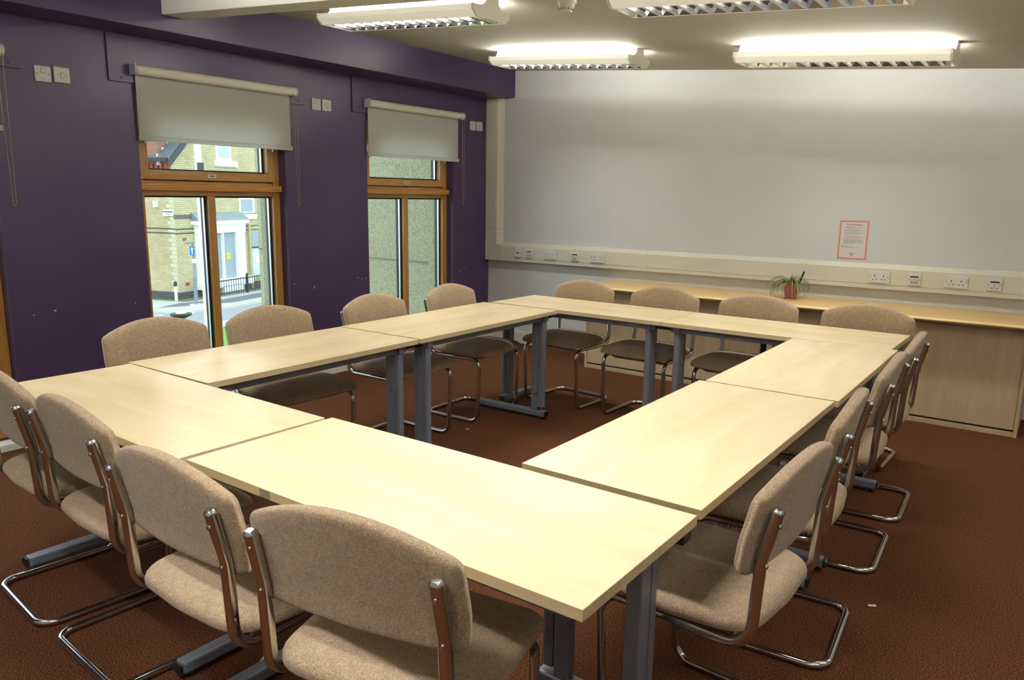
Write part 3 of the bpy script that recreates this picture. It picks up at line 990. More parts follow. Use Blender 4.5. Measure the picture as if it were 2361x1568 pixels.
def table(cx, cy, rz, L, W, label, extra=None):
    """local x along the length, +y is the side that faces the middle of the ring"""
    t = empty('folding_table', (cx, cy, 0), rz, label, 'table', 'maple tables set in a ring')
    e = 0.0015
    MB().box(-L / 2 + e, L / 2 - e, -W / 2 + e, W / 2 - e, TH - 0.024, TH).build('tabletop', MT['maple'], t, 0.001)
    ring = MB()
    o = [(-L / 2, -W / 2), (L / 2, -W / 2), (L / 2, W / 2), (-L / 2, W / 2)]
    i = [(-L / 2 + e, -W / 2 + e), (L / 2 - e, -W / 2 + e), (L / 2 - e, W / 2 - e), (-L / 2 + e, W / 2 - e)]
    vv = [(x, y, z) for z in (TH - 0.0245, TH - 0.0003) for x, y in o] + [(x, y, z) for z in (TH - 0.0245, TH - 0.0003) for x, y in i]
    ff = []
    for k in range(4):
        j = (k + 1) % 4
        ff += [(k, j, 4 + j, 4 + k), (8 + j, 8 + k, 12 + k, 12 + j), (4 + k, 4 + j, 12 + j, 12 + k), (j, k, 8 + k, 8 + j)]
    ring.add(vv, ff)
    ring.build('edge_band', MT['maple_edge'], t)
    yi = W / 2
    for yy in (yi - 0.05, -yi + 0.06):
        MB().box(-L / 2 + 0.05, L / 2 - 0.05, yy - 0.014, yy + 0.014, TH - 0.062, TH - 0.0245).build('frame_rail', MT['steel'], t, 0.003)
    for s in (-1, 1):
        lx = s * (L / 2 - 0.095)
        ft = MB().box(lx - 0.024, lx + 0.024, -yi + 0.018, yi - 0.014, 0.018, 0.058).build('foot', MT['steel'], t, 0.008)
        for q in (-1, 1):
            ye = q * yi - q * 0.014
            MB().box(lx - 0.022, lx + 0.022, min(ye, ye + q * 0.006), max(ye, ye + q * 0.006), 0.02, 0.056).build('foot_cap', MT['black'], t, 0.004)
            MB().lathe([(0.017, 0.0), (0.017, 0.012), (0.010, 0.02)], (lx, q * (yi - 0.055), 0), 12).build('glide', MT['black'], t)
        MB().box(lx - 0.021, lx + 0.021, yi - 0.124, yi - 0.073, 0.058, TH - 0.062).build('leg_column', MT['steel'], t, 0.005)
        c = MB()
        poly = [(lx - 0.021, yi - 0.070), (lx + 0.021, yi - 0.070)] + [(lx + 0.021 * math.cos(a), yi - 0.045 + 0.019 * math.sin(a)) for a in [math.pi * k / 8 for k in range(9)]]
        c.prism(poly, 2, 0.082, TH - 0.062)
        c.build('leg_post', MT['steel'], t, 0.002)
        MB().box(lx - 0.007, lx + 0.007, yi - 0.0735, yi - 0.0695, 0.07, TH - 0.07).build('leg_groove', MT['dark'], t)
        for zz in (0.17, 0.47):
            MB().lathe([(0.007, -0.003), (0.007, 0.003)], (lx - s * 0.0215, yi - 0.08, zz), 10, 0).build('leg_bolt', MT['screw'], t)
        MB().prism([(-yi + 0.04, TH - 0.0245), (yi - 0.02, TH - 0.0245), (yi - 0.02, TH - 0.062), (yi - 0.13, TH - 0.062), (-yi + 0.04, TH - 0.04)], 0, lx - 0.02, lx + 0.02).build('leg_bracket', MT['steel'], t, 0.003)
    # linking clips under both ends
    for s in (-1, 1):
        MB().box(min(s * (L / 2 - 0.05), s * (L / 2 + 0.0)), max(s * (L / 2 - 0.05), s * (L / 2 + 0.0)), yi - 0.075, yi - 0.03, TH - 0.05, TH - 0.0245).build('link_clip', MT['black'], t, 0.003)
    if extra == 'patch':
        x0 = -L / 2 + 0.335
        MB().box(x0, x0 + 0.04, -W / 2 - 0.0012, -W / 2 + 0.001, TH - 0.0235, TH - 0.001).build('edge_patch', MT['tape'], t)
    if extra == 'sticker':
        x0 = -L / 2 + 0.17
        MB().box(x0, x0 + 0.07, yi - 0.0365, yi - 0.0355, TH - 0.052, TH - 0.036).build('rail_sticker', MT['sticker'], t)
    if extra == 'sticker_end':
        x0 = L / 2 - 0.22
        MB().box(x0, x0 + 0.07, yi - 0.0365, yi - 0.0355, TH - 0.052, TH - 0.036).build('rail_sticker', MT['sticker'], t)
    return t


PI = math.pi
table(0.613, 0.270, -0.007, 1.284, 0.524, 'maple table whose long side meets the purple pier beside the windows')
table(1.916, 0.286, 0.004, 1.284, 0.524, 'pale maple table with a small dark patch on its outer edge', 'patch')
table(0.234, 1.146, -PI / 2 + 0.010, 1.200, 0.600, 'maple table below the window that shows the brick house')
table(0.216, 2.428, -PI / 2 + 0.016, 1.330, 0.612, 'maple table in the window row ending near the white trunking corner')
table(0.590, 3.383, PI - 0.008, 1.306, 0.526, 'maple table closest to the trunking corner, before the cabinet end', 'sticker')
table(1.885, 3.367, PI - 0.008, 1.276, 0.520, 'maple table in front of the potted plant and partly open cabinet', 'sticker')
table(2.297, 2.477, PI / 2 + 0.008, 1.236, 0.518, 'maple table between the patched row and the plant side, away from windows')
table(2.287, 1.214, PI / 2 + 0.003, 1.262, 0.528, 'maple table butting against the table with the patched edge')


# ------------------------------------------------------------------ chairs
def pad(outline, rings, cen, top, bot):
    """pillow between two surface functions; outline list of 2D points"""
    n = len(outline)
    v, f = [], []
    for side, fn in ((0, top), (1, bot)):
        for s in rings:
            for (a, b) in outline:
                x, y = cen[0] + (a - cen[0]) * s, cen[1] + (b - cen[1]) * s
                v.append(fn(x, y, s))
        v.append(fn(cen[0], cen[1], 0.0))
    m = len(rings)
    half = m * n + 1
    for side in (0, 1):
        o = side * half
        for i in range(m - 1):
            for k in range(n):
                f.append((o + i * n + k, o + i * n + (k + 1) % n, o + (i + 1) * n + (k + 1) % n, o + (i + 1) * n + k))
        for k in range(n):
            f.append((o + (m - 1) * n + k, o + (m - 1) * n + (k + 1) % n, o + m * n))
    for k in range(n):
        f.append((k, (k + 1) % n, half + (k + 1) % n, half + k))
    return MB().add(v, f, True)


RINGS = [1.0, 0.992, 0.975, 0.95, 0.91, 0.85, 0.72, 0.5, 0.25]


def round_poly(pts, radii, n=6):
    """closed 2D polygon with rounded corners, then resampled edges"""
    P = [Vector((p[0], p[1], 0)) for p in pts]
    out = []
    m = len(P)
    for i in range(m):
        r = radii[i]
        a = (P[i - 1] - P[i])
        b = (P[(i + 1) % m] - P[i])
        an, bn_ = a.normalized(), b.normalized()
        ang = an.angle(bn_)
        if r <= 0 or ang > math.pi - 0.02:
            out.append(P[i])
            continue
        d = min(r / math.tan(ang / 2), a.length * 0.49, b.length * 0.49)
        r = d * math.tan(ang / 2)
        c = P[i] + (an + bn_).normalized() * (r / math.sin(ang / 2))
        v1, v2 = P[i] + an * d - c, P[i] + bn_ * d - c
        tot = v1.angle(v2)
        ax = v1.cross(v2).normalized()
        for k in range(n + 1):
            out.append(c + Matrix.Rotation(tot * k / n, 3, ax) @ v1)
    res = []
    for i in range(len(out)):
        p, q = out[i], out[(i + 1) % len(out)]
        k = max(1, int((q - p).length / 0.03))
        for j in range(k):
            w = p.lerp(q, j / k)
            res.append((w.x, w.y))
    return res


def make_chair():
    t = empty('conference_chair', (0, 0, 0))
    # seat
    so = round_poly([(-0.232, 0.004), (0, -0.012), (0.232, 0.004), (0.258, 0.20), (0.25, 0.448), (0, 0.462), (-0.25, 0.448), (-0.258, 0.20)],
                    [0.10, 0.5, 0.10, 0.4, 0.06, 0.8, 0.06, 0.4])

    def s_top(x, y, s):
        q = (1 - s ** 7) ** 0.5 if s < 1 else 0
        droop = -0.012 * max(0, (y - 0.30) / 0.16) ** 2
        return (x, y, 0.466 + 0.032 * q + 0.006 * (1 - s) + droop)

    def s_bot(x, y, s):
        q = (1 - s ** 8) ** 0.5 if s < 1 else 0
        droop = -0.012 * max(0, (y - 0.30) / 0.15) ** 2
        return (x, y, 0.460 - 0.0195 * q + droop * (1 - q))
    pad(so, RINGS, (0, 0.225), s_top, s_bot).build('seat', MT['fabric'], t)
    # backrest
    N = 14
    top = [(0.255 - 0.510 * k / N, 0.805 + 0.064 * (1 - (2 * k / N - 1) ** 2)) for k in range(N + 1)]
    bo = round_poly([(0.252, 0.606), (0.259, 0.70)] + top + [(-0.259, 0.70), (-0.252, 0.606), (0, 0.602)],
                    [0.03, 0.3, 0.028] + [0.0] * (N - 1) + [0.028, 0.3, 0.03, 0.6])

    def mid(x, z):
        return 0.0035 + 0.30 * (x * x - 0.222 ** 2) - 0.22 * (max(z, 0.655) - 0.775) - 0.04 * min(0, z - 0.655)

    def b_front(x, z, s):
        q = (1 - s ** 11) ** 0.5 if s < 1 else 0
        return (x, mid(x, z) + 0.026 * q, z)

    def b_back(x, z, s):
        q = (1 - s ** 22) ** 0.5 if s < 1 else 0
        return (x, mid(x, z) - 0.0215 * q, z)
    pad(bo, RINGS, (0, 0.735), b_front, b_back).build('backrest', MT['fabric'], t)
    # chrome tube frame
    X = 0.222
    for s in (-1, 1):
        x = s * X
        p = fillet([(x, -0.036, 0.777), (x, -0.006, 0.648), (x, 0.006, 0.4265), (x, 0.20, 0.4265)], [0.15, 0.06], 8)
        MB().tube(p, 0.013, 16, sq=0.55).build('back_post', MT['chrome'], t)
        p = fillet([(x, 0.20, 0.4265), (x, 0.415, 0.4265), (x, 0.40, 0.0128), (x, 0.16, 0.0128)], [0.055, 0.06], 8)
        MB().tube(p, 0.0125, 12).build('leg', MT['chrome'], t)
        d = Vector((0, -0.030, 0.129)).normalized()
        cc = Vector((x, -0.036, 0.777))
        cap = MB().tube([cc, cc + d * 0.004, cc + d * 0.009], [0.0136, 0.0132, 0.008], 16, sq=0.6)
        cap.build('post_cap', MT['screw'], t)
        for z, y in ((0.744, -0.0288), (0.640, -0.0058)):
            MB().lathe([(0.005, -0.0165), (0.005, -0.0125), (0.0045, -0.011)], (x, y, z), 10, 1).build('screw', MT['screw'], t)
        for y in (0.05, 0.30):
            MB().lathe([(0.011, 0.0), (0.011, 0.005)], (x, y, 0.0), 8).build('floor_pad', MT['black'], t)
    p = fillet([(-X, 0.16, 0.0128), (-X, -0.036, 0.0128), (X, -0.036, 0.0128), (X, 0.16, 0.0128)], [0.06, 0.06], 8)
    MB().tube(p, 0.0125, 12).build('floor_base', MT['chrome'], t)
    for y in (0.07, 0.33):
        p = fillet([(-X, y, 0.4265), (-X + 0.04, y, 0.410), (X - 0.04, y, 0.410), (X, y, 0.4265)], [0.03, 0.03], 4)
        MB().tube(p, 0.009, 8).build('seat_support', MT['chrome'], t)
    return t


CH = [
    (0.328, -0.066, -5.0, 'beige chair on the patched-edge side, at the end by the left window pier', 'F'),
    (0.856, -0.088, -3.2, 'beige chair on the patched-edge side, second from the left window pier', 'F'),
    (1.533, -0.165, -0.4, 'beige chair on the patched-edge side, between the pier pair and the turned chair', 'F'),
    (2.122, -0.135, 10.5, 'beige chair turned slightly askew at the patched table', 'F'),
    (2.710, 0.796, 87.4, 'beige chair on the windowless side, at the end by the patched table', 'R'),
    (2.677, 1.479, 94.3, 'beige chair on the windowless side, second from the patched table', 'R'),
    (2.662, 2.246, 92.6, 'beige chair on the windowless side, third from the patched table', 'R'),
    (2.652, 2.853, 92.4, 'beige chair on the windowless side, at the end by the cabinet', 'R'),
    (-0.287, 0.802, -91.7, 'beige chair on the window side, first after the left window pier', 'W'),
    (-0.235, 1.403, -93.8, 'beige chair on the window side, backing on to the window with the brick house', 'W'),
    (-0.185, 2.122, -89.1, 'beige chair on the window side, backing on to the pier between the blinds', 'W'),
    (-0.205, 2.850, -88.0, 'beige chair on the window side, at the end by the trunking corner', 'W'),
    (0.345, 3.715, 177.4, 'beige chair before the cabinet, at the end by the trunking corner', 'B'),
    (0.985, 3.715, 178.5, 'beige chair before the cabinet, second from the trunking corner', 'B'),
    (1.632, 3.708, 177.9, 'beige chair before the cabinet, directly in front of the plant', 'B'),
    (2.276, 3.712, 178.0, 'beige chair before the cabinet, at the end away from the windows', 'B'),
]
GRP = 'beige cantilever chairs around the table ring'
proto = make_chair()
for i, (x, y, a, lb_, k) in enumerate(CH):
    c = proto if i == 0 else copy_tree(proto)
    c.location = (x, y, 0)
    c.rotation_euler = (0, 0, math.radians(a))
    tag(c, lb_, 'chair', GRP)

# scraps on the carpet
for (x, y, a, s, lb_) in ((2.76, 1.79, 0.5, 0.014, 'tiny white paper scrap on the carpet beside the windowless chair row'),
                          (0.231, 2.51, 1.1, 0.010, 'tiny white paper scrap on the carpet inside the table ring')):
    m = MB().add([(-s, -s * .3, 0.001), (s, -s * .25, 0.001), (s * .9, s * .3, 0.004), (-s, s * .25, 0.003),
                  (-s, -s * .3, 0.0), (s, -s * .25, 0.0), (s * .9, s * .3, 0.003), (-s, s * .25, 0.002)],
                 [(0, 1, 2, 3), (7, 6, 5, 4), (0, 4, 5, 1), (1, 5, 6, 2), (2, 6, 7, 3), (3, 7, 4, 0)])
    o = m.build('paper_scrap', MT['paper'])
    o.location = (x, y, 0.0)
    o.rotation_euler = (0, 0, a)
    tag(o, lb_, 'paper scrap')

# ------------------------------------------------------------------ street outside
ZG = -3.0
PC = Vector((-26.85, 16.15, ZG))
vv_ = Vector((PC.x - CAM.x, PC.y - CAM.y, 0)).normalized()
rr_ = Vector((vv_.y, -vv_.x, 0))
A47, A43 = math.radians(47), math.radians(43)
DR = rr_ * math.cos(A47) + vv_ * math.sin(A47)
DL = -rr_ * math.cos(A43) + vv_ * math.sin(A43)
HROT = math.atan2(DR.y, DR.x)


def fpx(px, off=0.0):
    """pixel -> (x, z) on the front facade of the corner house, off = metres proud of it"""
    p = at_plane(px, PC - DL * off, DL) - PC
    return p.dot(DR), p.z


def spx(px, off=0.0):
    p = at_plane(px, PC - DR * off, DR) - PC
    return p.dot(DL), p.z


def z2(x, y):
    return (300 + x / 2.8, 300 + y / 2.8)


house = empty('corner_house', PC, HROT, 'pale yellow brick corner house across the road with boarded windows', 'house')
EV = spx(z2(270, 172))[1]
RX_, RZ_ = 4.6, EV + 4.6 * 0.95
HW, HD = 9.2, 9.0
MB().prism([(0, 0), (HW, 0), (HW, EV), (RX_, RZ_), (0, EV)], 1, 0, 0.3).build('front_wall', MT['brick_f'], house)
MB().box(0, 0.3, 0.3, HD, 0, EV).build('side_wall', MT['brick_s'], house)
MB().box(HW - 0.3, HW, 0.3, HD, 0, EV).build('party_wall', MT['brick_s'], house)
MB().box(0.3, HW - 0.3, HD - 0.3, HD, 0, EV).build('rear_wall', MT['brick_f'], house)
for nm, xa, za, xb, zb in (('roof_slope', -0.35, EV - 0.2, RX_, RZ_ + 0.12), ('roof_slope', HW + 0.3, EV - 0.2, RX_, RZ_ + 0.12)):
    MB().prism([(xa, za), (xb, zb), (xb, zb + 0.14), (xa, za + 0.14)], 1, -0.28, HD).build(nm, MT['slate'], house)
MB().prism([(-0.38, EV - 0.42), (RX_, RZ_ - 0.12), (RX_, RZ_ + 0.16), (-0.38, EV - 0.14)], 1, -0.34, -0.28).build('bargeboard', MT['slate_dark'], house)
MB().prism([(HW + 0.34, EV - 0.42), (RX_, RZ_ - 0.12), (RX_, RZ_ + 0.16), (HW + 0.34, EV - 0.14)], 1, -0.34, -0.28).build('bargeboard', MT['slate_dark'], house)
MB().box(-0.42, -0.30, -0.2, HD, EV - 0.2, EV - 0.05).build('gutter', MT['iron'], house)
de = MB()
for k in range(36):
    de.box(-0.12, 0.0, 0.1 + k * 0.24, 0.22 + k * 0.24, EV - 0.55, EV - 0.28)
de.box(-0.16, 0.0, 0.0, HD, EV - 0.28, EV - 0.18)
de.build('dentil_course', MT['vent'], house)
ry_ = spx((372, 350))[0]
for k in range(9):
    xx = -0.3 + k * 0.3
    zz = EV - 0.06 + 0.95 * xx + 0.1
    MB().box(xx, xx + 0.32, ry_ - 0.05, ry_ - 0.01, zz - 0.1, zz + 0.34).build('step_flashing', MT['lead'], house)
# stone and brick dressings
bz0, bz1 = fpx(z2(350, 571))[1], fpx(z2(350, 545))[1]
MB().box(-0.02, HW, -0.03, 0.0, bz0, bz1).build('string_course', MT['band'], house)
ps = fpx(z2(320, 1050))[1]
MB().box(-0.06, HW, -0.06, 0.0, 0, ps).build('plinth', MT['plinth'], house)
MB().box(-0.06, 0.0, 0.0, HD, 0, ps + 0.02).build('plinth', MT['plinth'], house)
qs = MB()
k = 0
z = ps
while z < EV - 0.6:
    w = 0.34 if k % 2 == 0 else 0.22
    qs.box(-0.012, 0.0, -0.012, w, z + 0.005, z + 0.17)
    z += 0.176
    k += 1
qs.build('quoins', MT['quoin'], house)


def house_window(pa, pb, sill, mat, frame=0.11):
    x0, z1 = fpx(pa)
    x1, z0 = fpx(pb)
    fr_ = MB()
    fr_.box(x0, x1, -0.02, 0.06, z1 - frame, z1).box(x0, x1, -0.02, 0.06, z0, z0 + frame * 0.8)
    fr_.box(x0, x0 + frame, -0.02, 0.06, z0 + frame * .8, z1 - frame).box(x1 - frame, x1, -0.02, 0.06, z0 + frame * .8, z1 - frame)
    w_ = fr_.build('house_window', MT['white_stone'], house)
    MB().box(x0 + frame, x1 - frame, -0.012, 0.04, z0 + frame * .8, z1 - frame).build('pane', MT[mat], w_)
    MB().box(x0 - 0.12, x1 + 0.32, -0.12, 0.05, z0 - sill, z0).build('sill', MT['white_stone'], w_)
    return x0, x1, z0, z1


house_window(z2(548, 80), z2(652, 200), 0.26, 'house_glass')
house_window(z2(700, 432), z2(802, 540), 0.24, 'shutter')
house_window(z2(428, 430), z2(520, 545), 0.24, 'shutter')
# projecting stone window surround on the ground floor
off = 0.28
bay = {}
x0, z1 = fpx(z2(446, 612), off)
x1, _ = fpx(z2(738, 612), off)
_, z0 = fpx(z2(660, 955), off)
ox0, oz1 = fpx(z2(598, 662), off)
ox1, oz0 = fpx(z2(703, 945), off)
pil = x1 - ox1
b_ = MB()
b_.box(ox1, x1, -off, 0.05, z0, oz1).box(x0, x0 + pil, -off, 0.05, z0, oz1)
mw = ox0 - (x0 + pil + (ox1 - ox0))
b_.box(x0 + pil + (ox1 - ox0), ox0, -off, 0.05, z0, oz1)
b_.box(x0 - 0.03, x1 + 0.03, -off - 0.03, 0.05, oz1, z1)
bayo = b_.build('bay_surround', MT['white_stone'], house)
MB().box(x0 - 0.16, x1 + 0.16, -off - 0.16, 0.05, z1, z1 + 0.16).build('cornice', MT['white_stone'], bayo)
MB().prism([(-off - 0.18, z1 + 0.16), (0.0, z1 + 0.16), (0.0, z1 + 0.50), (-0.06, z1 + 0.50)], 0, x0 - 0.16, x1 + 0.16).build('lean_to_slates', MT['slate_pale'], bayo)
MB().box(x0 - 0.1, x1 + 0.3, -off - 0.14, 0.05, z0 - 0.34, z0).build('bay_sill', MT['white_stone'], bayo)
for a_, b__ in ((ox0, ox1), (x0 + pil, x0 + pil + (ox1 - ox0))):
    MB().box(a_, b__, -off + 0.14, -off + 0.18, z0, oz1).build('security_sheet', MT['shutter'], bayo)
yx0, yz1 = fpx(z2(636, 795), off)
yx1, yz0 = fpx(z2(662, 832), off)
nt = MB().box(yx0, yx1, -off + 0.12, -off + 0.14, yz0, yz1).build('yellow_notice', MT['yellow'], bayo)
MB().box(yx0 + 0.1, yx1 - 0.1, -off + 0.115, -off + 0.12, yz0 + 0.12, yz1 - 0.12).build('notice_print', MT['vent'], bayo)
# door with arched fanlight
dx0, dz1 = fpx(z2(786, 760))
dx1 = dx0 + 1.15
fz1 = fpx(z2(790, 660))[1]
d_ = MB().box(dx0, dx1, -0.01, 0.05, 0.45, dz1).build('front_door', MT['door_pale'], house)
MB().box(dx0 + 0.25, dx0 + 0.65, -0.02, -0.01, dz1 - 0.75, dz1 - 0.3).build('door_notice', MT['white_stone'], d_)
MB().box(dx0 - 0.02, dx1 + 0.02, -0.04, -0.005, dz1 - 0.02, dz1 + 0.05).build('door_transom', MT['slate_dark'], d_)
arc = [(dx0, dz1 + 0.05), (dx1, dz1 + 0.05)] + [(dx1 - (dx1 - dx0) * k / 8, fz1 + 0.14 * math.sin(math.pi * k / 8)) for k in range(9)]
MB().prism(arc, 1, -0.012, 0.05).build('fanlight', MT['shutter'], house)
arc2 = [(dx1 + 0.25 - (dx1 - dx0 + 0.5) * k / 8, fz1 + 0.12 + 0.22 * math.sin(math.pi * k / 8)) for k in range(9)] + [(dx0 + (dx1 - dx0) * k / 8, fz1 + 0.02 + 0.14 * math.sin(math.pi * k / 8)) for k in range(9)]
MB().prism(arc2, 1, -0.02, 0.0).build('brick_arch', MT['brick_f'], house)
for pa, pb in ((z2(340, 696), z2(363, 712)), (z2(359, 985), z2(384, 1001))):
    a_, c_ = fpx(pa), fpx(pb)
    MB().box(a_[0], c_[0], -0.02, 0.0, c_[1], a_[1]).build('air_brick', MT['vent'], house)
a_, c_ = spx(z2(158, 455)), spx(z2(181, 497))
MB().box(-0.12, 0.0, min(a_[0], c_[0]), max(a_[0], c_[0]), c_[1], a_[1]).build('alarm_box', MT['white_stone'], house)
for pz in ((98, 632), (98, 660)):
    zz = spx(z2(280, pz[1] + 8))[1]
    MB().box(-0.025, -0.005, 0, HD, zz, zz + 0.035).build('wall_cable', MT['iron'], house)
    zz = fpx(z2(330, pz[1] + 10))[1]
    MB().box(-0.02, HW, -0.025, -0.005, zz, zz + 0.035).build('wall_cable', MT['iron'], house)
px_ = fpx(z2(764, 700))[0]
MB().box(px_ - 0.06, px_ + 0.06, -0.12, 0.0, 0, fpx(z2(764, 590))[1]).build('drainpipe', MT['brick_f'], house)
# street name plate, on the side wall by the corner
a_, c_ = spx(z2(217, 514)), spx(z2(286, 556))
ny0, ny1 = min(a_[0], c_[0]), max(a_[0], c_[0])
nmp = empty('street_name_plate', PC + DL * (ny0 + ny1) / 2 - DR * 0.045 + Vector((0, 0, (a_[1] + c_[1]) / 2)), HROT, 'white street name plate with black lettering on the brick corner', 'sign')
hw_, hh_ = (ny1 - ny0) / 2, (a_[1] - c_[1]) / 2
MB().box(-0.03, 0.0, -hw_, hw_, -hh_, hh_).build('plate', MT['white_stone'], nmp, 0.01)
RT = Matrix.Rotation(-math.pi / 2, 4, 'Z') @ RX
text_mesh('WOODWARD', hh_ * 0.62, MT['black'], 'lettering', nmp, Matrix.Translation((-0.033, 0, hh_ * 0.36)) @ RT, bold=0.006)
text_mesh('STREET', hh_ * 0.6, MT['black'], 'lettering', nmp, Matrix.Translation((-0.033, 0, -hh_ * 0.42)) @ RT, bold=0.002)

# taller red brick block rising out of the roof
ry = spx((372, 350))[0]
MB().box(-0.2, 6.0, ry, HD, EV - 0.18, EV + 5.0).build('red_brick_block', MT['brick_red'], house)

# ground: lawn by our building, road, kerb, pavement
struct(MB().box(-19.7, -2.0, -25, 60, ZG - 0.3, ZG - 0.02).build('ground_lawn', MT['grass']))
struct(MB().box(-70, -19.7, -60, 90, ZG - 0.3, ZG - 0.12).build('road', MT['road']))
struct(MB().box(-20.7, -19.7, -25, 60, ZG - 0.3, ZG - 0.0).build('pavement_near', MT['pave']))
# corner pavement with curved kerb, in the house frame
def kerb_poly(o, r):
    pts = [(40, -o), (-o + r, -o)]
    pts += [(-o + r - r * math.sin(a), -o + r - r * math.cos(a)) for a in [math.pi / 2 * k / 10 for k in range(1, 10)]]
    pts += [(-o, -o + r), (-o, 40), (40, 40)]
    return pts


KO = 3.1
pv = MB().prism(kerb_poly(KO - 0.15, 2.6), 2, -0.3, 0.0).build('pavement_far', MT['pave'])
pv.location, pv.rotation_euler = PC, (0, 0, HROT)
struct(pv)
kb = MB().prism(kerb_poly(KO, 2.75), 2, -0.3, -0.015).build('kerb_far', MT['kerb'])
kb.location, kb.rotation_euler = PC, (0, 0, HROT)
struct(kb)
pa_ = MB().add([(-2.2, -1.0, 0.006), (0.3, -2.5, 0.006), (9, -2.5, 0.006), (9, -1.55, 0.006), (0.8, -1.55, 0.006), (-0.8, -0.75, 0.006)], [(0, 1, 2, 3, 4, 5)])
pa_ = pa_.build('tarmac_patch', MT['patch'], pv)
wd = MB().add([(-0.45, HD, 0.008), (-0.45, -0.5, 0.008), (-0.25, -0.75, 0.008), (12, -0.75, 0.008), (12, 0, 0.008), (-0.0, 0.0, 0.008), (0, HD, 0.008)], [(0, 1, 5, 6), (1, 2, 5), (2, 3, 4, 5)])
wd.build('weed_strip', MT['weed'], pv)
for pa, pb in (((356, 727.5), (376, 726.5)), ((418, 723.5), (449, 722))):
    p, q_ = at(pa, 2, ZG - 0.115), at(pb, 2, ZG - 0.115)
    d_v = (q_ - p).normalized()
    nn = Vector((-d_v.y, d_v.x, 0)) * 0.09
    o = MB().add([p - nn, q_ - nn, q_ + nn, p + nn], [(0, 1, 2, 3)]).build('road_marking', MT['paint_white'])
    struct(o)

# iron railing in front of the house, one bar after another
rl = empty('iron_railing', PC - DL * 0.95 + DR * 0.6, HROT, 'black iron railing along the front of the yellow brick house', 'railing')
rlen, rh_ = 8.0, 0.74
for zz in (0.12, rh_ - 0.08):
    MB().box(0, rlen, -0.02, 0.02, zz, zz + 0.04).build('rail', MT['iron'], rl)
bar_me = None
nb = int(rlen / 0.16)
for k in range(nb):
    if bar_me is None:
        o = MB().box(-0.008, 0.008, -0.008, 0.008, 0.0, rh_).build('bar', MT['iron'], rl)
        bar_me = o.data
    else:
        o = link('bar', bar_me, rl)
    o.location = (0.08 + k * 0.16, 0, 0)
for k in range(4):
    MB().box(k * 2.6 - 0.04, k * 2.6 + 0.04, -0.04, 0.04, 0, rh_ + 0.14).build('railing_post', MT['iron'], rl)
a_, c_ = fpx(z2(605, 1022), 0.4), fpx(z2(738, 1048), 0.4)
MB().box(a_[0], c_[0], -0.42, -0.06, c_[1] - 0.1, a_[1] + 0.1).build('white_board', MT['white_stone'], house)

# street furniture
g = at((453, 703), 2, ZG)
sp_ = empty('sign_post', (g.x, g.y, ZG), math.atan2(CAM.y - g.y, CAM.x - g.x) + math.pi / 2, 'grey lamp-style post carrying a blue one-way arrow sign', 'sign post')
dist = math.hypot(g.x - CAM.x, g.y - CAM.y)
tocam = Vector((CAM.x - g.x, CAM.y - g.y, 0)).normalized()
hz = lambda py: at_plane((450, py), g, tocam).z - ZG
zt = hz(562)
MB().lathe([(0.075, 0), (0.07, 1.1), (0.065, 1.15), (0.04, 1.2), (0.035, zt)], n=14).build('pole', MT['post_grey'], sp_)
MB().lathe([(0.26, 0), (0.26, 0.02)], n=14).build('base_ring', MT['white_stone'], sp_)
MB().box(-0.3, 0.05, -0.06, 0.06, zt, zt + 0.06).build('lamp_head', MT['post_grey'], sp_)
zb0, zb1 = hz(588), hz(567)
bs = MB().box(-0.12, 0.05, -0.1, -0.07, zb0, zb1).build('blue_sign', MT['sign_blue'], sp_)
ac = -0.035
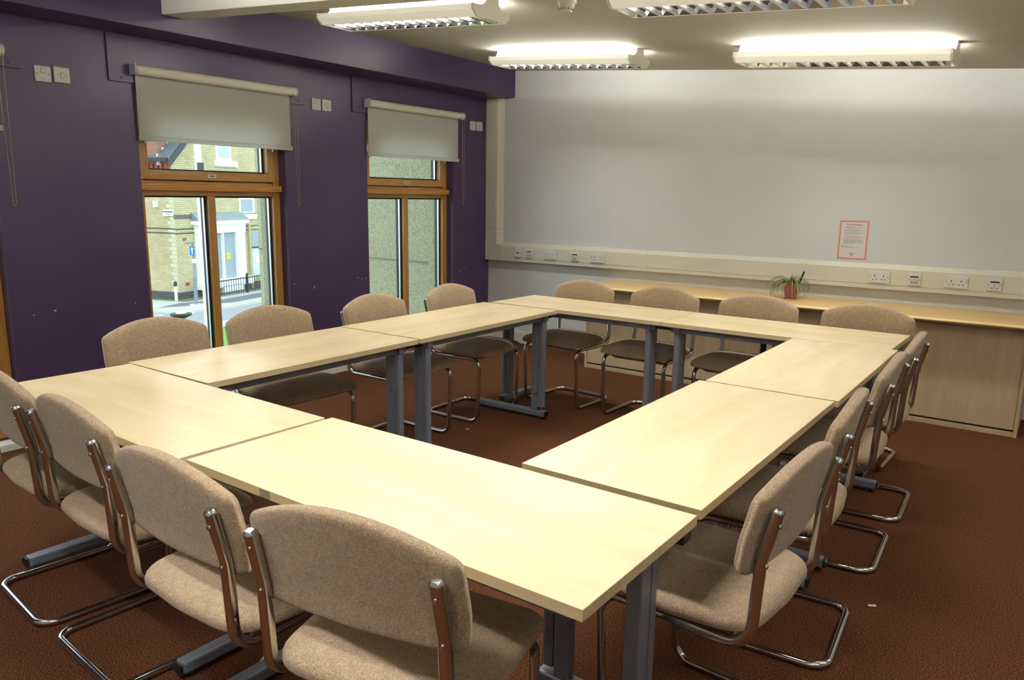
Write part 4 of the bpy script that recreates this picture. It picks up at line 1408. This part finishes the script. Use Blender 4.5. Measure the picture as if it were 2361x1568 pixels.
MB().add([(ac - 0.018, -0.104, zb0 + 0.03), (ac + 0.018, -0.104, zb0 + 0.03), (ac + 0.018, -0.104, zb1 - 0.14), (ac + 0.05, -0.104, zb1 - 0.14), (ac, -0.104, zb1 - 0.03), (ac - 0.05, -0.104, zb1 - 0.14), (ac - 0.018, -0.104, zb1 - 0.14)],
         [(0, 1, 2, 3, 4, 5, 6)]).build('arrow', MT['white_stone'], bs)
zs0, zs1 = hz(606), hz(597)
MB().box(-0.07, 0.12, -0.1, -0.07, zs0, zs1).build('small_sign', MT['white_stone'], sp_)

g = at((407, 694), 2, ZG)
mk = empty('marker_post', (g.x, g.y, ZG), 0, 'short white marker post with dark cap at the house corner', 'post')
MB().lathe([(0.06, 0), (0.06, 0.62)], n=10).build('post', MT['white_stone'], mk)
MB().lathe([(0.07, 0.62), (0.07, 0.78), (0.03, 0.82)], n=10).build('cap', MT['iron'], mk)

d_ = ray((461, 440))
d_ = Vector((d_.x, d_.y, 0)).normalized()
b0 = CAM + d_ * 16.0
wp = empty('white_pole', (b0.x, b0.y, ZG), 0, 'tall plain white pole standing across the lawn outside', 'pole')
MB().lathe([(0.07, 0), (0.065, 3.0), (0.052, 8.5)], n=16).build('shaft', MT['pole'], wp)
MB().lathe([(0.12, 0), (0.12, 0.3), (0.07, 0.36)], n=16).build('base_sleeve', MT['pole'], wp)
MB().box(0.03, 0.10, -0.05, 0.05, 4.78, 5.02).build('clamp', MT['slate_dark'], wp)

d_ = ray((398, 440))
d_ = Vector((d_.x, d_.y, 0)).normalized()
b0 = CAM + d_ * 12.0
zl = at_plane((398, 726), b0, d_).z
ln = empty('post_lantern', (b0.x, b0.y, ZG), 0, 'post-top lantern with black dish and pale dome on the lawn', 'lantern')
MB().lathe([(0.05, 0), (0.035, 0.4), (0.03, zl - ZG - 0.06)], n=12).build('post', MT['iron'], ln)
MB().lathe([(0.05, zl - ZG - 0.06), (0.15, zl - ZG - 0.01), (0.15, zl - ZG + 0.015), (0.08, zl - ZG + 0.02)], n=20).build('dish', MT['iron'], ln)
MB().lathe([(0.075, zl - ZG + 0.018), (0.07, zl - ZG + 0.04), (0.045, zl - ZG + 0.058), (0.01, zl - ZG + 0.062)], n=20).build('dome', MT['white_stone'], ln)
